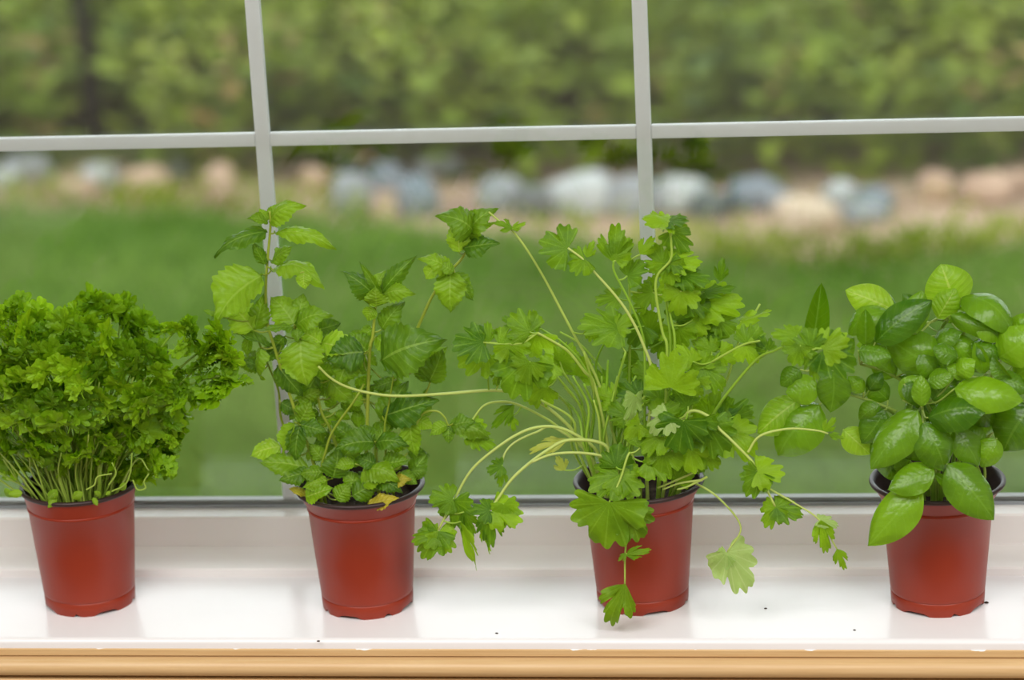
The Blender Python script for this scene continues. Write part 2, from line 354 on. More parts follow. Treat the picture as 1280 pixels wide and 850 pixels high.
# border stones
def stonemat(name, a, b):
    m = NT(name); f = m.noise(9, 5); m.set(m.b.inputs['Base Color'], m.ramp(f, [(.3, a), (.7, b)])); m.b.inputs['Roughness'].default_value = .85; m.bump(f, .6, .02); return m.m
SM = {'grey': stonemat('stone_grey', C(112, 114, 118), C(158, 158, 160)), 'blue': stonemat('stone_blue', C(92, 100, 108), C(136, 142, 150)), 'white': stonemat('stone_white', C(146, 148, 150), C(188, 187, 184)),
      'pink': stonemat('stone_pink', C(160, 128, 108), C(192, 160, 138)), 'beige': stonemat('stone_beige', C(172, 148, 126), C(206, 184, 162)), 'dark': stonemat('stone_dark', C(70, 74, 74), C(110, 112, 110))}
LAB = {'grey': 'rough grey stone in the garden border', 'blue': 'angular bluish grey stone in the garden border', 'white': 'pale whitish stone in the garden border', 'pink': 'pinkish sandstone rock in the garden border', 'dark': 'dark weathered stone in the garden border'}
def stone(px, py, wpx, hpx, mat, lab=None):
    base = G(px, py+hpx/2); D = (base-CAM).dot(FW); s = D/FPX; bm = bmesh.new()
    bmesh.ops.create_icosphere(bm, subdivisions=3, radius=1); sd = R.uniform(0, 99)
    for vv in bm.verts:
        c = vv.co; k = 1+.22*noise.noise(c*1.3+Vector((sd, 0, 0)))+.1*noise.noise(c*3+Vector((0, sd, 0)))
        cc = Vector([math.copysign(abs(x)**.75, x) for x in c]); vv.co = Vector((cc.x*wpx*s*.5*k, cc.y*max(wpx, hpx)*s*.38*k, cc.z*hpx*s*.56*k))
    o = obj('border_stone', bm, SM[mat], None, True); o.location = (base.x, base.y+max(wpx, hpx)*s*.25, GZ+hpx*s*.42); o.rotation_euler.z = R.uniform(-.3, .3)
    tag(o, lab or LAB[mat], 'stone', None if lab else mat+' border stones')
for a in ((30, 212, 66, 34, 'grey'), (6, 226, 40, 30, 'white'), (122, 222, 52, 28, 'white'), (85, 240, 70, 26, 'pink'), (180, 232, 70, 40, 'pink'), (60, 205, 40, 20, 'dark'), (216, 215, 40, 24, 'dark'),
          (440, 246, 52, 56, 'grey'), (436, 208, 46, 26, 'dark'), (482, 222, 46, 34, 'blue'), (520, 248, 54, 50, 'blue'), (545, 210, 60, 26, 'grey'), (392, 225, 40, 30, 'pink'), (480, 268, 40, 22, 'pink'),
          (625, 244, 60, 44, 'grey'), (668, 252, 56, 42, 'dark'), (725, 246, 90, 50, 'white'), (790, 248, 70, 48, 'grey'), (850, 246, 70, 44, 'white'), (888, 258, 50, 34, 'dark'), (940, 244, 70, 40, 'blue'), (975, 254, 40, 26, 'grey'),
          (1050, 246, 46, 34, 'white'), (1092, 252, 50, 34, 'blue'), (1080, 268, 56, 24, 'grey'), (1170, 236, 44, 40, 'pink'), (1236, 238, 66, 40, 'pink'), (1275, 228, 40, 30, 'pink'), (-60, 220, 70, 34, 'grey'), (-140, 226, 70, 34, 'pink'), (1350, 240, 80, 36, 'grey')):
    stone(*a)
stone(274, 236, 42, 56, 'pink', 'upright pinkish block standing on end in the garden border')
stone(1008, 274, 84, 46, 'beige', 'large rounded beige boulder at the front of the border')
#PLANTS
# ------------------------------------------------------------------ potted herbs
def lathe(prof, n=72, zf=None):
    v = []; f = []
    for k, (r, z) in enumerate(prof):
        for a in range(n):
            t = 2*pi*a/n; zz = zf(t, k, z) if zf else z; v.append((r*cos(t), r*sin(t), zz))
    for k in range(len(prof)-1):
        for a in range(n): f.append((k*n+a, k*n+(a+1) % n, (k+1)*n+(a+1) % n, (k+1)*n+a))
    return v, f
def make_pot(root, lip, spin):
    def foot(t, k, z):                      # little cut-outs round the foot
        t = (t+spin) % (2*pi)
        if k in (1, 2, 3):
            for c, hw, h in ((.35, .07, .0024), (1.0, .30, .0026), (1.95, .07, .0024), (2.6, .30, .0026), (3.5, .07, .0024), (4.2, .30, .0026), (5.05, .07, .0024), (5.75, .28, .0026)):
                d = abs((t-c+pi) % (2*pi)-pi)
                if d < hw: return z + h*(1-(d/hw)**4)
        return z
    fl = lambda k: .0415+k*(lip-.0427)
    pr = [(.0, .0042), (.0330, .0042), (.0336, 0), (.0350, 0), (.0352, .0008), (.0355, .0045), (.0357, .0100), (.0352, .0106), (.0357, .0112), (.0359, .0135), (.0386, .046), (.0413, .0812), (.0421, .0820), (.0421, .0832), (.0415, .0838), (fl(.35), .0885), (fl(.8), .0940), (lip-.0012, .0958)]
    v, f = lathe(pr, 96, lambda t, k, z: foot(t, k-1 if k > 0 else 9, z))
    pot = obj('pot', pydata('pot', v, f), M['pot'], root, True)
    try: pot.data.set_sharp_from_angle(angle=math.radians(42))
    except Exception: pass
    pr = [(lip-.0014, .0955), (lip, .0962), (lip+.0006, .0975), (lip, .0988), (lip-.0015, .0993), (lip-.0030, .0986), (fl(.8)-.0013, .0938), (fl(.35)-.0013, .0884), (.0400, .083), (.0385, .076)]
    v, f = lathe(pr, 96); obj('rim', pydata('rim', v, f), M['dark'], pot, True)
    v = []; f = []; N, K = 40, 9
    for k in range(K+1):
        for a in range(N):
            r = .0408*k/K; t = 2*pi*a/N; x, y = r*cos(t), r*sin(t); v.append((x, y, .0855+.004*noise.noise(Vector((x*90+spin*7, y*90, 1)))+.002*noise.noise(Vector((x*300, y*300+spin, 1)))))
    f = [(k*N+a, k*N+(a+1) % N, (k+1)*N+(a+1) % N, (k+1)*N+a) for k in range(K) for a in range(N)]
    s = obj('soil', pydata('soil', v, f), M['soil'], root, True)
    return pot
# ---- leaf shapes, unit length: base at the origin, tip at +Y, face towards +Z
def ovate(name, mat, arch, cup, serr=0, quilt=.012, ruf=0, peak=.42, ex=.62, nu=17, nv=11, seed=0, droop=0, fold=0):
    v = []; f = []; uv = []; p = 1.25; q = p*(1-peak)/peak; mxv = (peak**p)*((1-peak)**q)
    for i in range(nu):
        u = i/(nu-1); wd = .3*((u**p)*((1-u)**q)/mxv)**ex if 0 < u < 1 else .004
        if u < .04: wd = .008
        if serr: wd *= 1+serr*((u*8.5) % 1-.5)
        for j in range(nv):
            t = -1+2*j/(nv-1); x = wd*t
            z = arch*4*u*(1-u) - cup*t*t*wd + fold*abs(t)*wd
            k = ((u-.22*abs(t))*7) % 1
            z += quilt*sin(pi*k)*(abs(t)**.5)*(1-abs(t)**4) - quilt*.9*exp(-(t/.13)**2)
            z += ruf*(abs(t)**2)*noise.noise(Vector((u*4+seed, t*1.5, seed*.7)))
            z -= droop*max(0, u-.45)**2*2
            xx = x+.06*sin(seed*2.1)*sin(pi*u)*.6
            v.append((xx, u, z)); uv.append((u, t))
    f = [(i*nv+j, i*nv+j+1, (i+1)*nv+j+1, (i+1)*nv+j) for i in range(nu-1) for j in range(nv-1)]
    me = pydata(name, v, f, uv); me.polygons.foreach_set('use_smooth', [True]*len(f)); me.materials.append(mat); return me
def fan(name, mat, seed, amax=112, notch=.36, teeth=.13, cupz=.16, ruf=.22, nr=6, na=101, lobes=((38, 6.5), ), sub=True, narrow=1.):
    v = []; f = []; uv = []; rd = random.Random(seed)
    sh = rd.uniform(-4, 4); nd = [rd.uniform(.8, 1.2) for _ in range(4)]
    for j in range(na):
        s = -1+2*j/(na-1); a = s*amax
        r = .93-.30*(abs(s)**1.6) if narrow == 1 else (.95-.45*abs(s)**1.3)
        for c, wdt in lobes:
            r *= 1-notch*(nd[0] if a < 0 else nd[1])*exp(-((abs(a+sh)-c)/wdt)**2)
        if sub:
            for c in (15, 62, 84): r *= 1-.09*nd[2]*exp(-((abs(a-sh)-c)/4.5)**2)
        r *= 1+teeth*(abs(sin(s*17.5+seed))-.5)
        if abs(s) > .93: r *= 1-.55*(abs(s)-.93)/.07
        for i in range(nr):
            t = (i/(nr-1))**.85; rr = r*t; A = math.radians(a)
            x, y = rr*sin(A)*.95*narrow, rr*cos(A)
            z = cupz*(rr*rr)*-1*.8 + ruf*t*t*noise.noise(Vector((x*2.6+seed*3.1, y*2.6, seed)))
            v.append((x, y, z)); uv.append((t, (s+1)/2))
    f = [(j*nr+i, j*nr+i+1, (j+1)*nr+i+1, (j+1)*nr+i) for j in range(na-1) for i in range(nr-1)]
    me = pydata(name, v, f, uv); me.polygons.foreach_set('use_smooth', [True]*len(f)); me.materials.append(mat); return me
def sprig(name, mat, seed):                  # one curly parsley leaf: leaflets on short stalks
    rd = random.Random(seed); V = []; F = []; U = []
    def leaflet(o, ang, L, tilt):
        na, nr = 25, 4; b = len(V); ca, sa = cos(ang), sin(ang); sd = rd.uniform(0, 50)
        for j in range(na):
            s = -1+2*j/(na-1); a = math.radians(s*100); r = L*(.95-.28*abs(s))
            r *= 1-.42*exp(-((abs(s)-.36)/.07)**2)-.25*exp(-((abs(s)-.72)/.06)**2)
            r *= 1+.16*(abs(sin(s*9+sd))-.5)
            for i in range(nr):
                t = i/(nr-1); x, y = r*t*sin(a), r*t*cos(a)
                z = L*(.42*t*t*sin(s*7+sd)*.35 + .3*t*t*noise.noise(Vector((x*9+sd, y*9, sd))) ) + tilt*y
                V.append((o[0]+x*ca+y*sa, o[1]-x*sa+y*ca, o[2]+z)); U.append((t, (s+1)/2))
        for j in range(na-1):
            for i in range(nr-1): F.append((b+j*nr+i, b+j*nr+i+1, b+(j+1)*nr+i+1, b+(j+1)*nr+i))
    def stalk(p, q, r):
        b = len(V); d = (Vector(q)-Vector(p)).normalized(); x = d.orthogonal().normalized(); y = d.cross(x)
        for c in (p, q):
            for k in range(4): V.append((Vector(c)+x*r*cos(k*pi/2)+y*r*sin(k*pi/2))[:]); U.append((.5, .5))
        for k in range(4): F.append((b+k, b+(k+1) % 4, b+4+(k+1) % 4, b+4+k))
    stalk((0, 0, 0), (0, .45, .02), .025)
    for side in (-1, 1):
        e = (side*.16, .34, rd.uniform(-.05, .1)); stalk((0, .18, .0), e, .018)
        leaflet(e, side*rd.uniform(.75, 1.1), rd.uniform(.42, .52), rd.uniform(-.2, .35))
        e2 = (side*.12, .52, rd.uniform(0, .15)); leaflet(e2, side*rd.uniform(.35, .7), rd.uniform(.38, .48), rd.uniform(-.1, .5))
    leaflet((0, .45, .05), rd.uniform(-.15, .15), rd.uniform(.48, .56), rd.uniform(-.3, .3))
    leaflet((0, .30, .1), rd.uniform(-.8, .8), .34, .6)
    me = pydata(name, V, F, U); me.polygons.foreach_set('use_smooth', [True]*len(F)); me.materials.append(mat); return me
def copy_mesh(me, mat): c = me.copy(); c.materials.clear(); c.materials.append(mat); return c
LM = {}
LM['basil'] = [ovate('basil_leaf', M['basil'], a, c, 0, .010, .09, .44, .54, seed=i, droop=dr) for i, (a, c, dr) in enumerate(((.10, .45, .0), (.16, .5, .15), (.07, .35, .05), (.13, .6, .25)))]
LM['basilarch'] = [ovate('basil_leaf', M['basil'], .30, .45, 0, .007, .05, .46, .5, seed=7)]
LM['basilfold'] = [ovate('basil_leaf', M['basil'], .10, -.2, 0, .006, .04, .46, .5, seed=9, fold=.7)]
LM['limebasil'] = [copy_mesh(LM['basil'][0], M['lime'])]
LM['mint'] = [ovate('mint_leaf', M['mint'], a, c,   .20, .014, .2, .38, .54, nu=35, seed=i*1.7, droop=dr) for i, (a, c, dr) in enumerate(((.08, .3, .0), (.14, .35, .2), (.05, .2, .1), (.10, .5, .35), (.06, -.25, .1)))]
LM['mintarch'] = [ovate('mint_leaf', M['mint'], .22, .35, .2, .014, .2, .4, .54, nu=35, seed=5.5, droop=.3)]
LM['limemint'] = [copy_mesh(LM['mint'][k], M['lime']) for k in (0, 2, 4)]
LM['yellowmint'] = [copy_mesh(LM['mint'][k], M['yellow']) for k in (1, 2)]
LM['cil'] = [fan('cilantro_leaf', M['cilantro'], s) for s in (1, 2, 3, 4, 5, 6)]
LM['cilnar'] = [fan('cilantro_leaf', M['cilantro'], s, amax=62, notch=.4, narrow=.98, lobes=((24, 5), )) for s in (11, 12, 13)]
LM['cilpale'] = [copy_mesh(LM['cil'][k], M['pale']) for k in (0, 3)]
LM['cilfade'] = [copy_mesh(LM['cilnar'][k], M['fadedfan']) for k in (0, 1)]
LM['par'] = [sprig('parsley_leaf', M['parsley'], s) for s in (1, 2, 3, 4, 5, 6)]
NV = {'c': (0, -1, .4), 'u': (0, -.4, 1), 'l': (-.8, -.75, .45), 'r': (.8, -.75, .45), 'b': (0, 1, -.25), 'h': (0, -.75, .75), 'd': (0, -1, -.2)}
class Plant:
    def __init__(s, name, x, y, label, cat, lip, spin, stem):
        s.x, s.y = x, y; s.root = tag(empty(name, (x, y, 0)), label, cat, None); s.inv = Matrix.Translation((-x, -y, 0)); s.pot = make_pot(s.root, lip, spin)
        s.stem = M[stem]; s.pts = []
    def W(s, px, py, d): return P(px, py, s.y+d)
    def add(s, name, me, mw):
        o = bpy.data.objects.new(name, me); col.objects.link(o); o.parent = s.root; o.matrix_local = s.inv @ mw; return o
    def leaf3(s, kind, b, t, Wd, n, ref=.3, var=None, name='leaf'):
        d = t-b; L = d.length; yv = d/L; nn = Vector(NV[n] if isinstance(n, str) else n).normalized()
        zv = nn-yv*nn.dot(yv)
        if zv.length < .15: zv = Vector((.3, -.4, 1)); zv = zv-yv*zv.dot(yv)
        zv.normalize(); xv = yv.cross(zv); ms = LM[kind]; me = ms[var % len(ms)] if var is not None else R.choice(ms)
        sx = L*Wd/ref; mz = (L+sx)/2
        if R.random() < .5: sx = sx
        mw = Matrix(((xv.x*sx, yv.x*L, zv.x*mz, b.x), (xv.y*sx, yv.y*L, zv.y*mz, b.y), (xv.z*sx, yv.z*L, zv.z*mz, b.z), (0, 0, 0, 1)))
        return s.add(name, me, mw)
    def leaf(s, kind, bx, by, tx, ty, d=-.02, dt=-.008, Wd=.3, n='c', var=None, pet=True):
        b = s.W(bx, by, d); t = s.W(tx, ty, d+dt)
        o = s.leaf3(kind, b, t, Wd, n, .5 if kind.startswith('cil') else .3, var)
        if pet: s.petiole(b)
        return o
    def tube(s, pts, rad0, rad1, name='stem', mat=None, reg=True, nseg=6, side=6):
        pts = [Vector(p) for p in pts]; c = []
        q = [pts[0]*2-pts[1]]+pts+[pts[-1]*2-pts[-2]]
        for i in range(1, len(q)-2):
            for k in range(nseg):
                t = k/nseg; a, b, e, g = q[i-1], q[i], q[i+1], q[i+2]
                c.append(.5*((2*b)+(e-a)*t+(2*a-5*b+4*e-g)*t*t+(3*b-a-3*e+g)*t*t*t))
        c.append(pts[-1]); v = []; n = len(c); x = None
        for i, p in enumerate(c):
            d = (c[min(i+1, n-1)]-c[max(i-1, 0)]).normalized()
            if x is None: x = d.orthogonal().normalized()
            else: x = (x-d*x.dot(d)).normalized()
            y = d.cross(x); r = rad0+(rad1-rad0)*i/(n-1)
            for k in range(side): v.append((p+x*r*cos(2*pi*k/side)+y*r*sin(2*pi*k/side)-Vector((s.x, s.y, 0)))[:])
        f = [(i*side+k, i*side+(k+1) % side, (i+1)*side+(k+1) % side, (i+1)*side+k) for i in range(n-1) for k in range(side)]+[tuple(range((n-1)*side, n*side))]
        o = obj(name, pydata(name, v, f), mat or s.stem, s.root, True)
        if reg: s.pts += c
        return o
    def stem2(s, pp, r0=.0014, r1=.0009, mat=None, soil=True, reg=True):
        pts = [s.W(a, b, d) for a, b, d in pp]
        if soil:
            p = pts[0]; k = Vector((p.x-s.x, p.y-s.y, 0)); k = k*min(1, .030/max(.001, k.length)); pts = [Vector((s.x+k.x, s.y+k.y, .083))]+pts
        return s.tube(pts, r0, r1, mat=mat, reg=reg)
    def petiole(s, b, r=.0006, lim=.06):
        if not s.pts: return
        p = min(s.pts, key=lambda q: (q-b).length+max(0, q.z-b.z)*.8)
        L = (p-b).length
        if .003 < L < lim: s.tube([p, (p+b)*.5+Vector((0, 0, -.12*L)), b], r*1.2, r, 'petiole', None, False, 4, 5)
        elif L >= lim: s.soilstem(b)
    def soilstem(s, b, r0=.0009, r1=.0006, bow=.25, mat=None):
        a = math.atan2(b.y-s.y, b.x-s.x)+R.uniform(-.6, .6); rr = R.uniform(.006, .028); o = Vector((s.x+rr*cos(a), s.y+rr*sin(a), .083)); L = (b-o).length
        m1 = o.lerp(b, .45)+Vector((0, 0, bow*L*.25))-Vector((b.x-o.x, b.y-o.y, 0))*.12
        s.tube([o, m1, b], r0, r1, mat=mat, reg=False, nseg=6, side=5)
def inside(p, poly):
    x, y = p; r = False; j = len(poly)-1
    for i in range(len(poly)):
        if (poly[i][1] > y) != (poly[j][1] > y) and x < (poly[j][0]-poly[i][0])*(y-poly[i][1])/(poly[j][1]-poly[i][1])+poly[i][0]: r = not r
        j = i
    return r
def sample(poly):
    xs_ = [p[0] for p in poly]; ys_ = [p[1] for p in poly]
    while True:
        p = (R.uniform(min(xs_), max(xs_)), R.uniform(min(ys_), max(ys_)))
        if inside(p, poly): return p

# ================================================================== curly parsley
pl = Plant('potted_parsley', -.3313, .0761, 'curly parsley with a dense bushy crown in a terracotta plastic pot', 'potted herb', .0458, .4, 'pstem')
crown = [(-60, 420), (-30, 396), (0, 386), (22, 378), (45, 390), (62, 388), (95, 378), (124, 373), (150, 379), (163, 390), (178, 394), (184, 410), (188, 430), (205, 455), (222, 470), (226, 500), (224, 545), (205, 560), (216, 586), (196, 594), (165, 596), (120, 588), (80, 582), (40, 580), (0, 586), (-40, 570), (-70, 500)]
cx, cy = 85, 478
pts = []
def far_enough(p, q, dmin): return all((p[0]-a)**2+(p[1]-b)**2 > dmin*dmin for a, b in q)
for layer, cnt, dmin in ((0, 105, 15), (1, 75, 17), (2, 50, 20)):
    got = []; tries = 0
    while len(got) < cnt and tries < 4000:
        tries += 1; p = sample(crown)
        if far_enough(p, got, dmin): got.append(p)
    for (px, py) in got:
        ex, ey = (px-cx)/150, (py-cy)/118; rr = min(.98, sqrt(ex*ex+ey*ey)); zz = sqrt(1-rr*rr)
        dep = (-.072*zz, -.045*zz, .03)[layer]*(1-.25*max(0, ey)) + R.uniform(-.008, .008)
        c = pl.W(px, py, dep)
        out = Vector((ex*.9+R.gauss(0, .22), (-zz, -zz*.5, .3)[layer]*.7+R.gauss(0, .2), -ey*1.0+.25+R.gauss(0, .2))).normalized()
        L = R.uniform(.019, .027)
        up = Vector((out.x*.5+R.gauss(0, .35), -.25+R.gauss(0, .3), 1.0 if ey < .45 else .15)).normalized()
        nrm = (out*.7+Vector((0, -.45, .35))).normalized()
        pl.leaf3('par', c-up*L*.5, c+up*L*.5, R.uniform(.27, .33), nrm, .3)
        pts.append(c-up*L*.5)
for b in pts[::2]: pl.soilstem(b, .0009, .0006, R.uniform(-.1, .4))
# leaning sprays on the right side
right = [((178, 470), (205, 430), (218, 415)), ((170, 480), (215, 440), (240, 412)), ((190, 500), (225, 460), (262, 430)), ((188, 515), (230, 475), (268, 440)), ((200, 510), (240, 480), (275, 470)), ((195, 530), (232, 500), (262, 486))]
for a in right: pl.stem2([(x, y, -.035) for x, y in ((130, 560),)+a], .0012, .0008)
for bx, by, tx, ty in ((206, 424, 203, 400), (214, 420, 222, 398), (226, 416, 238, 400), (232, 420, 252, 412), (222, 428, 240, 440), (228, 408, 246, 404), (216, 430, 232, 446),
                       (268, 440, 266, 416), (272, 428, 280, 402), (262, 446, 248, 432), (270, 450, 290, 430), (276, 456, 302, 446), (274, 466, 300, 470), (268, 468, 282, 494), (256, 476, 262, 504), (246, 474, 240, 500), (262, 486, 286, 500), (252, 466, 240, 450), (240, 486, 246, 508), (270, 446, 262, 462), (280, 440, 272, 424), (286, 470, 300, 488), (258, 440, 270, 456), (282, 456, 296, 432), (262, 460, 250, 482), (276, 476, 270, 500),
                       (196, 582, 220, 590), (188, 584, 208, 570), (200, 588, 222, 578), (218, 520, 206, 540), (206, 556, 222, 546), (214, 500, 232, 512), (236, 470, 222, 456), (230, 480, 216, 494)):
    b, t = pl.W(bx, by, -.035+R.uniform(-.012, .012)), pl.W(tx, ty, -.042+R.uniform(-.012, .012)); d = t-b; t = b+d*.95
    pl.leaf3('par', b, t, .32, (R.gauss(0, .4), -1, .5+R.gauss(0, .3)), .3)
pl.stem2([(170, 575, -.03), (186, 588, -.035)], .0008, .0006)
# bare pale stalks under the crown
for k in range(46):
    a = R.uniform(-pi, 0) if k < 36 else R.uniform(-pi, pi); rr = R.uniform(.012, .034); o = Vector((pl.x+rr*cos(a), pl.y+rr*sin(a), .084)); e = Vector((pl.x+(rr*2.0+.012)*cos(a)*R.uniform(.9, 1.5), pl.y+(rr*1.5)*sin(a), R.uniform(.135, .17)))
    pl.tube([o, o.lerp(e, .5)+Vector((R.gauss(0, .004), R.gauss(0, .003), .006)), e], .0008, .0006, reg=False, side=5)
for x0, y0 in ((-6, 588), (0, 592), (4, 574), (8, 598), (14, 582)): pl.stem2([(46, 622, -.02), (26, 606, -.025), (x0, y0, -.03)], .0007, .0006, soil=False, reg=False)
for q in (((108, 612), (118, 606), (122, 596), (140, 592)), ((140, 614), (156, 606), (163, 590), (165, 566)), ((166, 600), (172, 612), (182, 610), (180, 602), (186, 592)), ((136, 606), (145, 592), (140, 578))):
    pl.tube([pl.W(x, y, -.045) for x, y in q], .0007, .0006, reg=False)
for bx, by, tx, ty in ((116, 622, 122, 632), (138, 614, 132, 619), (70, 620, 60, 635), (14, 622, 6, 610), (28, 616, 10, 618), (126, 620, 118, 614), (90, 622, 104, 616), (60, 625, 72, 612), (150, 612, 158, 604)):
    pl.leaf('limebasil', bx, by, tx, ty, -.042, -.003, .3, 'c', pet=False)

# ================================================================== mint
pl = Plant('potted_mint', -.1083, .0710, 'tall leggy mint with serrated wrinkled leaves in a terracotta plastic pot', 'potted herb', .0495, 1.3, 'mstem')
pl.stem2([(391, 575, -.01), (378, 540, -.01), (365, 502, -.01), (343, 434, -.01), (333, 395, -.01), (333, 343, -.01), (338, 284, -.01), (337, 264, -.01)], .0017, .0009)
pl.stem2([(458, 570, -.005), (459, 528, -.005), (462, 440, -.005), (466, 420, -.005), (469, 384, -.005), (472, 364, -.005)], .0017, .0010)
pl.stem2([(470, 560, .01), (482, 510, .01), (505, 450, .01), (525, 403, .005), (541, 369, .005), (561, 341, .0), (578, 322, .0), (588, 300, .0)], .0016, .0009)
pl.stem2([(402, 590, -.02), (407, 565, -.02), (416, 539, -.02), (442, 502, -.02), (455, 480, -.01)], .0013, .0008)
pl.stem2([(430, 590, .0), (414, 539, .0), (401, 513, .0), (393, 469, .0), (380, 430, .0), (370, 408, .0)], .0015, .0009)
pl.stem2([(372, 570, .01), (352, 525, .01), (348, 488, .01), (335, 456, .01), (318, 414, .01)], .0013, .0007)
pl.stem2([(490, 580, -.005), (505, 545, -.005), (520, 510, -.005), (533, 490, -.005), (540, 470, -.005)], .0012, .0007)
pl.stem2([(482, 560, -.02), (481, 531, -.02), (487, 500, -.02), (495, 450, -.02)], .0011, .0006)
pl.stem2([(520, 530, -.02), (530, 516, -.02), (546, 514, -.02), (556, 522, -.02), (560, 532, -.02)], .0009, .0006, soil=False)
